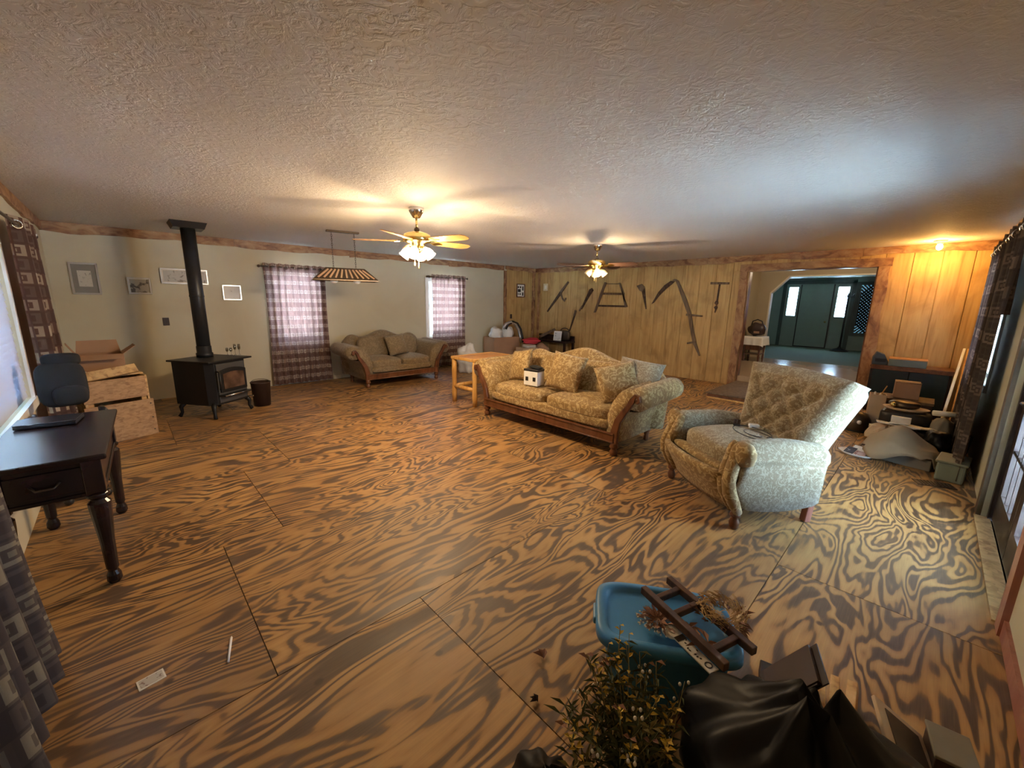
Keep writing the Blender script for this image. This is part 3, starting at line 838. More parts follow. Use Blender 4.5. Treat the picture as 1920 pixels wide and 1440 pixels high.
# billiard-style pendant over the loveseat
pd = thing('pendant_lamp', 'brown slatted trapezoid pendant lamp hanging from two chains, unlit', 'lamp', (2.33, 5.80, HC), R(-14))
G().box((0, 0, -0.011), (0.42, 0.085, 0.022)).obj('canopy', M['bronze'], pd, bev=0.006)
def chain(x):
    gg = G(); n = 16; z0, z1 = -0.022, -0.49
    for i in range(n):
        z = z0 + (z1 - z0) * (i + 0.5) / n; h = (z0 - z1) / n * 0.68
        pts = []
        for k in range(9):
            a = 2 * PI * k / 8
            u, w = 0.008 * math.cos(a), h * math.sin(a)
            pts.append((x + (u if i % 2 else 0), (0 if i % 2 else u), z + w))
        gg.tube(pts, 0.0022, 4, cap=False)
    return gg
for x in (-0.145, 0.145): chain(x).obj('chain', M['bronze'], pd)
T0, T1 = (0.25, 0.055, -0.49), (0.43, 0.16, -0.66)
sh = G()
for sx in (-1, 1):
    sh._add([(sx * T0[0], -T0[1], T0[2]), (sx * T0[0], T0[1], T0[2]), (sx * T1[0], T1[1], T1[2]), (sx * T1[0], -T1[1], T1[2])], [(0, 1, 2, 3)])
for sy in (-1, 1):
    sh._add([(-T0[0], sy * T0[1], T0[2]), (T0[0], sy * T0[1], T0[2]), (T1[0], sy * T1[1], T1[2]), (-T1[0], sy * T1[1], T1[2])], [(0, 1, 2, 3)])
sh._add([(-T0[0], -T0[1], T0[2]), (T0[0], -T0[1], T0[2]), (T0[0], T0[1], T0[2]), (-T0[0], T0[1], T0[2])], [(0, 1, 2, 3)])
slatm = plain('shade_slat', (0.40, 0.24, 0.14), 0.5)
so_ = sh.obj('lamp_shade', M['bronze'], pd, weld=True, solid=0.006)
for sy in (-1, 1):
    for i in range(11):
        u = (i + 0.5) / 11 * 2 - 1
        a = Vector((u * T0[0] * 0.92, sy * (T0[1] + 0.006), T0[2] - 0.012)); b = Vector((u * T1[0] * 0.92, sy * (T1[1] - 0.012), T1[2] + 0.035))
        G().bar(a, b, 0.022, 0.006, (0, sy, 0.6)).obj('slat', slatm, so_)
G().box((0, -T1[1] - 0.002, T1[2] + 0.006), (2 * T1[0], 0.008, 0.014)).box((0, T1[1] + 0.002, T1[2] + 0.006), (2 * T1[0], 0.008, 0.014)).obj('rim', M['bronze'], pd)
for x in (-0.15, 0.15):
    G().blob((x, 0, -0.665), (0.05, 0.05, 0.03), 8).obj('bulb', M['white'], pd, smooth=True)

# ------------------------------------------------------------------ sofas
def scroll_arm(W2, sg, y0, y1, fab):
    """rolled arm, outer side towards sg; local x outward from the seat edge W2"""
    prof = [(-0.15, 0.14), (0.0, 0.14), (0.005, 0.28), (0.03, 0.40), (0.085, 0.49), (0.14, 0.525)]
    c = (0.185, 0.625); r = 0.118
    for k in range(11):
        a = R(-120 + 27 * k) ; prof.append((c[0] + r * math.cos(a), c[1] + r * math.sin(a)))
    prof += [(0.06, 0.725), (-0.03, 0.665), (-0.10, 0.56), (-0.15, 0.42)]
    n = len(prof); ny = 10
    def f(u, v):
        i = int(round(u * n)) % n
        x, z = prof[i]
        y = y0 + (y1 - y0) * v
        e = min(v, 1 - v) * ny
        k = 1.0 if e > 0.9 else 0.93
        rise = 0.03 * v if z > 0.5 else 0
        cx, cz = 0.02, 0.45
        bulge = 1 + (0.015 * math.sin(PI * v * 2) if z > 0.5 else 0)
        return (sg * (W2 + cx + (x - cx) * k * bulge), y, cz + (z - cz) * k * bulge + rise)
    gg = G().surf(f, n, ny, closeu=True)
    for v in (0, 1):
        gg._add([f(i / n, v) for i in range(n)], [tuple(range(n))])
    return gg
def scroll_trim(W2, sg, y0):
    """carved wooden strip sweeping up the arm front and curling at the top"""
    path = [(-0.035, 0.13), (-0.03, 0.26), (0.0, 0.38), (0.055, 0.47), (0.11, 0.55), (0.14, 0.62), (0.17, 0.665), (0.205, 0.655), (0.215, 0.62), (0.19, 0.60)]
    wd = [0.085, 0.08, 0.072, 0.062, 0.052, 0.044, 0.04, 0.036, 0.034, 0.03]
    pts = []; m = len(path)
    L, Rr = [], []
    for i in range(m):
        a = Vector(path[max(0, i - 1)]); b = Vector(path[min(m - 1, i + 1)]); d = (b - a).normalized(); nrm = Vector((-d.y, d.x))
        p = Vector(path[i]); L.append(p + nrm * wd[i] / 2); Rr.append(p - nrm * wd[i] / 2)
    gg = G()
    Mx = Matrix(((sg, 0, 0, sg * W2), (0, 0, 1, y0), (0, 1, 0, 0), (0, 0, 0, 1)))
    for i in range(m - 1):
        gg.prism([tuple(L[i]), tuple(L[i + 1]), tuple(Rr[i + 1]), tuple(Rr[i])], 0.045, Mx)
    return gg
def bun_foot(front=True):
    if front: return G().lathe([(0.022, 0), (0.036, 0.012), (0.042, 0.04), (0.03, 0.065), (0.026, 0.075), (0.044, 0.09), (0.044, 0.105), (0.036, 0.12), (0.046, 0.145)], 16)
    return G().lathe([(0.025, 0), (0.034, 0.02), (0.024, 0.06), (0.04, 0.13), (0.042, 0.15)], 14)
def sofa(name, label, cat, W, loc, rz, fab, hump):
    """front faces local -y, origin on the floor at the middle of the front feet"""
    t = thing(name, label, cat, loc, rz)
    W2 = W / 2; D = 0.92
    G().box((0, D / 2 + 0.02, 0.215), (W - 0.02, D - 0.08, 0.17)).obj('frame', fab, t, bev=0.02)
    G().sbox((0, 0.045, 0.305), (W - 0.24, 0.11, 0.11), 6, 6).obj('seat_rail', fab, t, smooth=True)
    G().box((0, -0.005, 0.19), (W - 0.05, 0.05, 0.085)).box((0, -0.022, 0.235), (W - 0.05, 0.04, 0.016)).box((0, -0.02, 0.15), (W - 0.05, 0.04, 0.014)).obj('front_rail', M['mahog'], t, bev=0.006)
    for sg in (-1, 1):
        a = scroll_arm(W2, sg, 0.02, D - 0.10, fab).obj('arm', fab, t, smooth=True)
        scroll_trim(W2, sg, -0.022).obj('arm_trim', M['mahog'], a, bev=0.008)
        for k in range(7):
            an = R(-100 + 40 * k)
            pass
        G().blob((sg * (W2 + 0.195), 0.005, 0.63), (0.03, 0.03, 0.03), 6).obj('rosette', M['mahog'], a, smooth=True)
    n = 40; LX2 = W2 + 0.10
    def zt(x):
        s = abs(x) / LX2
        # camel back: raised middle, dip, shoulder, falling end
        mid = math.exp(-(s / 0.36) ** 2)
        sh = math.exp(-((s - 0.72) / 0.17) ** 2)
        return 0.80 + hump * mid + 0.075 * sh - 0.16 * max(0, (s - 0.80) / 0.2) ** 2
    prof = [(0.0, 0.0), (0.0, 0.55), (0.012, 0.85), (0.05, 0.97), (0.11, 1.0), (0.17, 0.96), (0.205, 0.84), (0.20, 0.5), (0.17, 0.0)]
    m = len(prof)
    def bf(u, v):
        x = -LX2 + 2 * LX2 * u
        e = min(1.0, (1 - abs(x) / LX2) * 9 + 0.35)
        yy, zz = prof[int(round(v * m)) % m]
        z = 0.16 + (zt(x) - 0.16) * zz
        lean = 0.08 * zz
        return (x, 0.68 + lean + 0.10 + (yy - 0.10) * e, z)
    gb = G().surf(bf, n, m, closev=True)
    for u in (0, 1): gb._add([bf(u, j / m) for j in range(m)], [tuple(range(m))])
    gb.obj('backrest', fab, t, smooth=True)
    cw = (W - 0.26) / 2
    for sg in (-1, 1):
        c = G().sbox((sg * cw / 2, 0.34, 0.395), (cw - 0.008, 0.70, 0.155), 5.5, 10, crown=0.045).obj('seat_cushion', fab, t, smooth=True)
        G().tube([(sg * cw / 2 + math.copysign(1, math.cos(a)) * abs(math.cos(a)) ** 0.4 * (cw / 2 - 0.004), 0.34 + math.copysign(1, math.sin(a)) * abs(math.sin(a)) ** 0.4 * 0.345, 0.36) for a in [2 * PI * q / 40 for q in range(41)]], 0.006, 5).obj('piping', M['damask2'], c, smooth=True)
        G().sbox((sg * cw / 2, 0.60, 0.645), (cw - 0.01, 0.20, 0.42), 3.6, 10, rot=(R(-14), 0, R(2 * sg))).obj('back_cushion', fab, t, smooth=True)
    for sx in (-1, 1):
        f = bun_foot().obj('leg', M['mahog'], t, smooth=True); f.location = (sx * (W2 - 0.035), 0.01, 0)
        b = bun_foot(False).obj('leg', M['mahog'], t, smooth=True); b.location = (sx * (W2 - 0.05), D - 0.20, 0)
    return t
sofa('sofa', 'gold damask camelback sofa with carved wood rail in the middle of the room', 'sofa', 2.07, (3.47, 3.09, 0), R(-90), M['damask'], 0.165)
sofa('loveseat', 'tan camelback loveseat against the tan wall between two curtains', 'loveseat', 1.48, (3.70, 6.75, 0), 0, M['damask2'], 0.15)
def pillow_thing(label, fab, W_, H_, T_, loc, rz, tilt, roll=0.0, group=None, seed=0):
    o = G().pillow(W_, H_, T_, 14, seed=seed).obj('throw_pillow', fab, None, loc, rot=(tilt, roll, rz), smooth=True)
    return props(o, label, 'pillow', group)
# sofa pillows (sofa faces -x)
pillow_thing('square gold damask throw pillow leaning in the far left corner of the sofa', M['damask'], 0.44, 0.42, 0.17, (3.80, 3.78, 0.705), R(-100), R(-17), R(-10), seed=1)
pillow_thing('square gold damask throw pillow in the middle of the sofa, beside the white box', M['damask'], 0.48, 0.46, 0.17, (3.765, 2.98, 0.715), R(-86), R(-19), R(6), seed=2)
pillow_thing('gold throw pillow tipped against the near right arm of the sofa', M['damask'], 0.46, 0.42, 0.16, (3.80, 2.28, 0.70), R(-40), R(-22), R(-12), seed=3)
p_ = pillow_thing('rumpled beige pillow slumped behind the tipped gold pillow on the sofa', M['damask3'], 0.50, 0.36, 0.20, (4.02, 2.17, 0.765), R(-80), R(-25), R(6), seed=4)
pillow_thing('plain tan throw pillow leaning in the middle of the loveseat', M['damask2'], 0.43, 0.40, 0.16, (3.74, 7.09, 0.69), R(8), R(-20), R(-5), seed=5)
bx = thing('storage_box', 'small white box with black lid and two dark square windows on the sofa seat', 'box', (3.66, 3.40, 0.51), R(-82))
G().box((0, 0, 0.09), (0.21, 0.15, 0.18)).obj('body', M['white'], bx, bev=0.008)
lid = G().box((0, 0, 0.195), (0.216, 0.156, 0.028)).obj('lid', M['black'], bx, bev=0.006)
G().pillow(0.17, 0.12, 0.045, 6, Matrix.Translation((0.03, 0, 0.228)) @ Matrix.Rotation(0.12, 4, 'Y') @ Matrix.Rotation(PI / 2, 4, 'X')).obj('folded_cloth', M['blackfab'], lid, smooth=True)
for x in (-0.055, 0.055): G().box((x, -0.0755, 0.085), (0.04, 0.006, 0.05)).obj('label_square', M['black'], bx)

# ------------------------------------------------------------------ recliner
rc = thing('recliner', 'beige damask recliner with diamond-tufted back facing the room', 'recliner', (3.43, 0.91, 0), R(-125.4))
FB = M['damask3']
G().box((0, 0.05, 0.25), (0.66, 0.66, 0.20)).obj('frame', FB, rc, bev=0.02)
def rarm(sg):
    prof = [(-0.09, 0.17), (0.035, 0.15), (0.045, 0.30), (0.05, 0.42), (0.055, 0.50)]
    c = (-0.015, 0.555); r = 0.088
    for k in range(9):
        a = R(-40 + 32 * k); prof.append((c[0] + r * math.cos(a), c[1] + r * math.sin(a)))
    prof += [(-0.09, 0.46), (-0.09, 0.36)]
    n = len(prof); ny = 12
    def f(u, v):
        x, z = prof[int(round(u * n)) % n]
        yy = -0.30 + 0.60 * v
        # front edge sweeps back towards the foot, top leans forward
        yy -= 0.10 * (1 - v) * math.exp(-((z - 0.33) / 0.12) ** 2) + (0.03 * (1 - v) if z > 0.45 else 0)
        lo = z - (0.03 * math.sin(PI * v) if z < 0.2 else 0)
        if z > 0.45: lo -= 0.05 * max(0, v - 0.55) / 0.45
        e = min(v, 1 - v) * ny
        k = 1.0 if e > 0.9 else 0.94
        return (sg * (0.405 + (x + 0.02) * k - 0.02), yy, 0.4 + (lo - 0.4) * k)
    gg = G().surf(f, n, ny, closeu=True)
    for v in (0, 1): gg._add([f(i / n, v) for i in range(n)], [tuple(range(n))])
    return gg
for sg in (-1, 1):
    a = rarm(sg).obj('arm', FB, rc, smooth=True)
    # padded S-curve on the arm front
    for ox, tx, rr_ in ((0.43, 0.385, 1.0), (0.365, 0.335, 0.85)):
        G().tube([(sg * (ox + (tx - ox) * q), y_, z_) for q, y_, z_ in ((0, -0.325, 0.125), (0, -0.365, 0.20), (0.1, -0.405, 0.28), (0.3, -0.415, 0.36), (0.55, -0.395, 0.44), (0.8, -0.365, 0.51), (1, -0.345, 0.575), (1, -0.325, 0.62))], [0.03 * rr_, 0.04 * rr_, 0.045 * rr_, 0.045 * rr_, 0.045 * rr_, 0.045 * rr_, 0.045 * rr_, 0.025 * rr_], 12).obj('arm_front', M['damask'], a, smooth=True)
    G().blob((sg * 0.435, -0.335, 0.555), (0.085, 0.06, 0.088), 10, lambda p: 1 + 0.05 * math.sin(7 * math.atan2(p.z, p.x))).obj('arm_scroll', M['damask'], a, smooth=True)
G().sbox((0, -0.03, 0.455), (0.62, 0.66, 0.17), 4.5, 10, crown=0.04).obj('seat_cushion', FB, rc, smooth=True)
def fpanel(u, v):
    x = -0.36 + 0.72 * u; z = 0.13 + 0.27 * v
    return (x, -0.33 - 0.07 * math.sin(PI * u) ** 0.5 - 0.10 * (v - 0.2) + 0.02 * math.cos(v * PI), z)
G().surf(fpanel, 14, 6).obj('footrest', M['damask'], rc, smooth=True, solid=0.045)
G().sbox((0, -0.37, 0.395), (0.64, 0.10, 0.05), 4, 6).obj('footrest_roll', M['damask'], rc, smooth=True)
# tufted back
def bk(u, v, side):
    a = -1 + 2 * u
    w = 0.335 + 0.14 * v ** 1.3
    crown = 0.645 - 0.02 * a * a + 0.015 * (1 - abs(a)) if v > 0 else 0.645
    h = v * crown
    x = a * w
    th = 0.23
    ang = R(21)
    edge = min(1, (1 - abs(a)) * 5, (1 - v) * 6 + 0.12, v * 8 + 0.2) 
    edge = max(0.0, edge) ** 0.5
    if side > 0:
        q = 0.0
        if abs(a) < 0.80 and 0.06 < v < 0.86:
            p1, p2 = PI * (a * 2.0 + v * 3.4), PI * (a * 2.0 - v * 3.4)
            q = (abs(math.sin(p1)) * abs(math.sin(p2))) ** 0.6
            fade = min(1, (0.80 - abs(a)) * 6, (v - 0.06) * 9, (0.86 - v) * 8)
            q = q * fade + (1 - fade) * 0.8
        else: q = 0.8
        d = -(0.03 + 0.105 * edge * (0.35 + 0.65 * q)) - 0.05 * abs(a) ** 3 * v
    else:
        d = th * (0.35 + 0.65 * edge) - 0.05
    y0, z0 = 0.25, 0.43
    return (x, y0 + math.sin(ang) * h + math.cos(ang) * d, z0 + math.cos(ang) * h - math.sin(ang) * d)
nu, nv = 56, 56
gbk = G().surf(lambda u, v: bk(u, v, 1), nu, nv).surf(lambda u, v: bk(1 - u, v, -1), 14, 14)
ring_f = [bk(0, j / nv, 1) for j in range(nv + 1)]
def skirt(fa, fb, n): gbk.surf(lambda u, v: tuple(Vector(fa(u)).lerp(Vector(fb(u)), v)), n, 3)
skirt(lambda u: bk(0, u, 1), lambda u: bk(0, u, -1), 28)
skirt(lambda u: bk(1, u, 1), lambda u: bk(1, u, -1), 28)
skirt(lambda u: bk(u, 1, 1), lambda u: bk(u, 1, -1), 28)
skirt(lambda u: bk(u, 0, 1), lambda u: bk(u, 0, -1), 28)
bko = gbk.obj('backrest', FB, rc, smooth=True, weld=True)
for r_ in range(7):
    for c_ in range(5):
        v = 0.147 * r_ ; a = -1 + 0.5 * c_ + (0.25 if r_ % 2 else 0)
        if abs(a) < 0.75 and 0.1 < v < 0.82:
            p = bk((a + 1) / 2, v, 1)
            G().blob(p, (0.009, 0.006, 0.009), 4).obj('button', FB, bko, smooth=True)
for sx in (-1, 1):
    G().lathe([(0.02, 0), (0.03, 0.015), (0.034, 0.05), (0.024, 0.075), (0.02, 0.085), (0.036, 0.10), (0.036, 0.112), (0.026, 0.125), (0.038, 0.16)], 14, Matrix.Translation((sx * 0.415, -0.33, 0))).obj('leg', M['mahog'], rc, smooth=True)
    G().box((0, 0, 0.085), (0.05, 0.05, 0.17), Matrix.Translation((sx * 0.385, 0.275, 0)), rx=R(-6)).obj('leg', M['redwood'], rc, bev=0.006)
# things lying on the recliner seat
def on_rec(x, y, z):
    a = R(-125.4); return (3.43 + x * math.cos(a) - y * math.sin(a), 0.91 + x * math.sin(a) + y * math.cos(a), z)
rm = thing('remote_control', 'slim black remote control lying on the recliner seat', 'remote', on_rec(-0.17, 0.06, 0.576), R(-75))
G().box((0, 0, 0.010), (0.05, 0.17, 0.018)).obj('body', M['black'], rm, bev=0.006)
for i in range(5):
    for j in range(2): G().box((-0.011 + 0.022 * j, -0.055 + 0.026 * i, 0.0205), (0.013, 0.012, 0.004)).obj('button', M['darkbrown'], rm)
ch = thing('charger_plug', 'small white charger plug on the recliner seat near the tufted back', 'charger', on_rec(-0.03, 0.10, 0.578), R(-60))
G().box((0, 0, 0.018), (0.075, 0.045, 0.036)).obj('body', M['white'], ch, bev=0.008)
G().box((0.047, 0.012, 0.018), (0.02, 0.004, 0.012)).box((0.047, -0.012, 0.018), (0.02, 0.004, 0.012)).obj('prong', M['chrome'], ch)
cpts = []
for i in range(60):
    q = i / 59
    a = q * 4.2 * PI
    rr = 0.10 + 0.05 * math.sin(q * 5)
    cpts.append(on_rec(0.10 + rr * 1.25 * math.cos(a), 0.0 + rr * 0.75 * math.sin(a), 0.592 - 0.02 * q + 0.004 * math.sin(9 * q)))
props(G().tube(cpts, 0.0035, 5).obj('charging_cable', M['black'], smooth=True), 'thin dark cable looped on the recliner seat', 'cable')

# ------------------------------------------------------------------ curtains
def curtain(label, mat_, p0, p1, zt, zb, folds, amp, rod_z, group=None, seed=0, bow=0.0, grom=7, spread=1.0):
    """cloth hanging from p0 to p1 (x,y) with eyelet folds; the eyelets are parts"""
    p0, p1 = Vector((*p0, 0)), Vector((*p1, 0)); d = p1 - p0; L = d.length; d.normalize(); nr = Vector((-d.y, d.x, 0))
    rnd = random.Random(seed); ph = rnd.uniform(0, 6)
    nu, nv = folds * 8, 26
    flat = L * 1.45
    def f(u, v):
        z = zt + (zb - zt) * v
        k = 0.7 + 0.45 * v
        w = math.sin(2 * PI * folds * u + 0.35 * math.sin(3 * v + ph)) * amp * k + amp * 0.35 * math.sin(2 * PI * folds * 0.37 * u + ph + 1.5 * v)
        uu = 0.5 + (u - 0.5) * (1 + (spread - 1) * v)
        q = p0 + d * (L * uu + 0.012 * math.sin(4 * v + 9 * u)) + nr * (w + bow * v * v)
        return (q.x, q.y, z + 0.008 * math.sin(2 * PI * folds * u) * (1 if v == 0 else 0))
    o = G().surf(f, nu, nv, uvf=lambda u, v: (flat * u + seed * 1.3, (zt - zb) * (1 - v))).obj('curtain', mat_, smooth=True, weld=False)
    props(o, label, 'curtain', group)
    for i in range(grom):
        u = (i + 0.5) / grom
        q = p0 + d * L * u
        gg = G()
        pts = []
        for k in range(13):
            a = 2 * PI * k / 12
            tdir = (d * 0.5 + nr * (0.85 if i % 2 else -0.85)).normalized()
            pts.append((q.x + tdir.x * 0.03 * math.cos(a), q.y + tdir.y * 0.03 * math.cos(a), rod_z + 0.03 * math.sin(a)))
        gg.tube(pts, 0.006, 5, cap=False).obj('eyelet', M['chrome'], o, smooth=True)
    return o
def rod(label, a, b, z, wall_dir, group=None):
    a, b = Vector((*a, z)), Vector((*b, z)); d = (b - a).normalized()
    t = thing('curtain_rod', label, 'curtain rod', ((a + b) / 2)[:], 0, group)
    c = (a + b) / 2
    G().tube([a - c, b - c], 0.011, 10).obj('pole', M['bronze'], t, smooth=True)
    for e, s in ((a, -1), (b, 1)):
        q = e - c + d * s * 0.03
        G().blob(q, (0.024, 0.024, 0.024), 6).tube([e - c, q], 0.009, 6).obj('finial', M['bronze'], t, smooth=True)
        w = Vector((*wall_dir, 0))
        k = e - c - d * s * 0.07
        G().tube([k, k + w], 0.007, 6).box((k + w * 0.97)[:], (0.03, 0.03, 0.06)).obj('bracket', M['bronze'], t)
rod('bronze curtain rod over the back window by the stove', (1.77, 7.87), (2.82, 7.87), 2.045, (0, 0.10))
curtain('long plaid curtain glowing in front of the window between stove and loveseat', M['cur_back'], (1.80, 7.87), (2.79, 7.87), 2.10, 0.03, 9, 0.032, 2.045, seed=1)
rod('bronze curtain rod over the back window right of the loveseat', (4.98, 7.87), (6.02, 7.87), 2.045, (0, 0.10))
curtain('long plaid curtain glowing in front of the window right of the loveseat', M['cur_back'], (5.06, 7.87), (5.99, 7.87), 2.10, 0.03, 8, 0.032, 2.045, seed=2)
rod('bronze curtain rod over the side window at the left edge', (-0.49, 1.55), (-0.49, 5.92), 2.06, (-0.117, 0))
curtain('dark plaid curtain gathered at the far side of the left window, behind the black chair', M['cur_left'], (-0.49, 4.95), (-0.49, 5.84), 2.12, 0.03, 6, 0.05, 2.06, seed=3)
curtain('dark plaid curtain at the near left edge, beside the dark table', M['cur_near'], (-0.47, 1.62), (-0.47, 2.42), 2.12, 0.03, 5, 0.035, 2.06, seed=4, bow=-0.075)
rod('dark curtain rod over the window in the front wall', (4.72, -0.35), (7.45, -0.35), 2.14, (0, -0.11))
curtain('nearly black plaid curtain on the front wall, in front of the bright window strip', M['cur_dark'], (5.2, -0.34), (7.35, -0.34), 2.21, 0.03, 12, 0.03, 2.14, seed=5, grom=10)
curtain('short narrow dark curtain strip by the door at the right edge', M['cur_dark'], (4.80, -0.35), (4.98, -0.35), 2.20, 1.50, 2, 0.025, 2.14, seed=6, grom=2)

# ------------------------------------------------------------------ wood stove
sv = thing('wood_stove', 'black cast iron wood stove with a glass door in the corner', 'stove', (0.78, 6.54, 0), R(34.8))
G().box((0, 0, 0.735), (0.72, 0.70, 0.022)).obj('top_plate', M['iron'], sv, bev=0.006)
oct_ = [(-0.33, -0.14), (-0.21, -0.30), (0.21, -0.30), (0.33, -0.14), (0.33, 0.30), (-0.33, 0.30)]
G().prism([(-0.325, -0.22), (-0.25, -0.31), (0.25, -0.31), (0.325, -0.22), (0.325, 0.31), (-0.325, 0.31)], 0.55, Matrix.Translation((0, 0, 0.175))).obj('body', M['iron'], sv, bev=0.008)
G().box((0, -0.315, 0.45), (0.46, 0.016, 0.50)).obj('front_plate', M['ironface'], sv, bev=0.004)
# arched door
def arch(w, h, rise, z0, n=12):
    pts = [(-w / 2, z0), (w / 2, z0)]
    for i in range(n + 1):
        u = 1 - 2 * i / n
        pts.append((u * w / 2, z0 + h + rise * (1 - u * u)))
    return pts
Mf = Matrix(((1, 0, 0, 0), (0, 0, -1, 0), (0, 1, 0, 0), (0, 0, 0, 1)))
dr_ = G().prism(arch(0.44, 0.27, 0.035, 0.335), 0.022, Matrix.Translation((0.01, -0.322, 0)) @ Mf).obj('door', M['iron'], sv, bev=0.006)
G().prism(arch(0.345, 0.19, 0.025, 0.375), 0.008, Matrix.Translation((0.01, -0.3425, 0)) @ Mf).obj('window', M['stoveglass'], dr_)
G().tube([(-0.245, -0.33, 0.61), (-0.25, -0.385, 0.61), (-0.25, -0.39, 0.45), (-0.245, -0.37, 0.38)], 0.012, 8).obj('handle', M['black'], dr_, smooth=True)
G().prism([(-0.24, -0.30), (0.24, -0.30), (0.22, -0.41), (-0.22, -0.41)], 0.022, Matrix.Translation((0, 0, 0.285))).obj('ash_lip', M['iron'], sv, bev=0.008)
G().tube([(-0.22, -0.412, 0.298), (0.22, -0.412, 0.298)], 0.008, 8).obj('lip_rail', M['chrome'], sv, smooth=True)
G().box((0, -0.29, 0.225), (0.44, 0.03, 0.10)).obj('base_skirt', M['iron'], sv, bev=0.004)
for sx in (-1, 1):
    for sy in (-1, 1):
        G().tube([(sx * 0.26, sy * 0.24, 0.20), (sx * 0.30, sy * 0.28, 0.13), (sx * 0.295, sy * 0.275, 0.06), (sx * 0.315, sy * 0.30, 0.008)], [0.04, 0.028, 0.02, 0.026], 10).obj('leg', M['iron'], sv, smooth=True)
G().tube([(0.28, -0.30, 0.20), (0.28, -0.36, 0.20)], 0.006, 6).blob((0.28, -0.37, 0.20), (0.014, 0.014, 0.014), 6).obj('air_knob', M['chrome'], sv, smooth=True)
sv.scale = (0.90, 0.92, 1.0)
sp = thing('stove_pipe', 'black flue pipe running from stove top to a square ceiling box', 'pipe', (0.745, 6.72, 0.748))
hp = HC - 0.748
G().tube([(0, 0, 0), (0, 0, hp - 0.06)], 0.078, 24).obj('pipe', M['pipe'], sp, smooth=True)
G().lathe([(0.078, 0), (0.095, 0.0), (0.095, 0.05), (0.084, 0.055), (0.084, 0.14), (0.078, 0.145)], 24, cap=False).obj('flue_collar', M['iron'], sp, smooth=True)
G().lathe([(0.0795, 0.78), (0.082, 0.785), (0.082, 0.80), (0.0795, 0.805)], 24, cap=False).obj('joint_ring', M['pipe'], sp, smooth=True)
gcb = G(); a_, b_ = 0.155, 0.185
gcb._add([(-a_, -a_, hp - 0.075), (a_, -a_, hp - 0.075), (a_, a_, hp - 0.075), (-a_, a_, hp - 0.075), (-b_, -b_, hp), (b_, -b_, hp), (b_, b_, hp), (-b_, b_, hp)],
         [(0, 1, 2, 3), (7, 6, 5, 4), (0, 1, 5, 4), (1, 2, 6, 5), (2, 3, 7, 6), (3, 0, 4, 7)])
gcb.obj('ceiling_box', M['iron'], sp)
glassy = m_glass('goblet_glass', (0.72, 0.72, 0.70), 0.25)
for i, (x, y, h, lb) in enumerate(((1.00, 6.74, 0.10, 'short stemmed glass on the stove top, leftmost of the four'), (1.04, 6.72, 0.10, 'short stemmed glass on the stove top, second from the left'), (1.085, 6.70, 0.15, 'tall stemmed glass on the stove top, third from the left'), (1.13, 6.68, 0.15, 'tall stemmed glass on the stove top, rightmost of the four'))):
    t = thing('goblet', lb, 'glass', (x, y, 0.746), 0, 'stemmed glasses on the stove')
    G().lathe([(0.02, 0), (0.018, 0.003), (0.003, 0.008), (0.003, h * 0.45)], 12).obj('stem', glassy, t, smooth=True)
    G().lathe([(0.003, h * 0.45), (0.014, h * 0.52), (0.018, h * 0.7), (0.015, h), (0.0145, h), (0.0165, h * 0.7), (0.012, h * 0.54)], 12, cap=False).obj('bowl', glassy, t, smooth=True)
bk_ = thing('ash_bucket', 'dark brown metal bucket on the floor right of the stove', 'bucket', (1.33, 6.62, 0))
G().lathe([(0.105, 0), (0.125, 0.33), (0.13, 0.335), (0.13, 0.345), (0.122, 0.345), (0.10, 0.02), (0.0, 0.02)], 24, cap=False).lathe([(0.105, 0), (0.0, 0.0)], 24, cap=False).obj('body', M['darkbrown'], bk_, smooth=True)
G().tube([(0.125 * math.cos(a), 0.125 * math.sin(a) * 0.75, 0.33 + 0.04 * math.sin(a)) for a in [PI * k / 12 for k in range(13)]], 0.004, 6).obj('bail_handle', M['bronze'], bk_, smooth=True)

# ------------------------------------------------------------------ pictures, plates on the walls
def picture(label, c, w, h, axis, sgn, fw_, frame, mat_print, matte=None, inner=(0.6, 0.6), name='picture'):
    """axis 1: hangs on a wall of constant y (faces -y); axis 0: constant x"""
    rz = 0 if axis == 1 else (-PI / 2 if sgn < 0 else PI / 2)
    t = thing(name, label, 'picture', c, rz)
    th = 0.022
    G().box((0, -th / 2, h / 2 - fw_ / 2), (w, th, fw_)).box((0, -th / 2, -h / 2 + fw_ / 2), (w, th, fw_)).box((w / 2 - fw_ / 2, -th / 2, 0), (fw_, th, h - 2 * fw_)).box((-w / 2 + fw_ / 2, -th / 2, 0), (fw_, th, h - 2 * fw_)).obj('frame', frame, t, bev=0.003, seg=1)
    G().box((0, -0.004, 0), (w - 2 * fw_, 0.008, h - 2 * fw_)).obj('mat_board', matte or M['paper'], t)
    if mat_print: G().box((0, -0.0085, 0), (w * inner[0], 0.003, h * inner[1])).obj('print', mat_print, t)
    return t
PR = {'cert': m_print('certificate_print', (0.60, 0.58, 0.52), (0.22, 0.20, 0.18), 30, 0.62), 'leaf': m_print('dark_leaf_print', (0.36, 0.34, 0.30), (0.03, 0.03, 0.03), 12, 0.5),
      'land': m_print('long_landscape_print', (0.52, 0.51, 0.47), (0.20, 0.18, 0.15), 16, 0.58), 'flower': m_print('pale_flower_print', (0.80, 0.80, 0.78), (0.30, 0.30, 0.28), 11, 0.60)}
grey = plain('grey_mat', (0.24, 0.23, 0.21), 0.7)
picture('tall silver-framed print with a grey mat, leftmost on the tan wall', (-0.285, YB - 0.001, 1.745), 0.27, 0.415, 1, -1, 0.022, M['silver'], PR['cert'], grey, (0.48, 0.50))
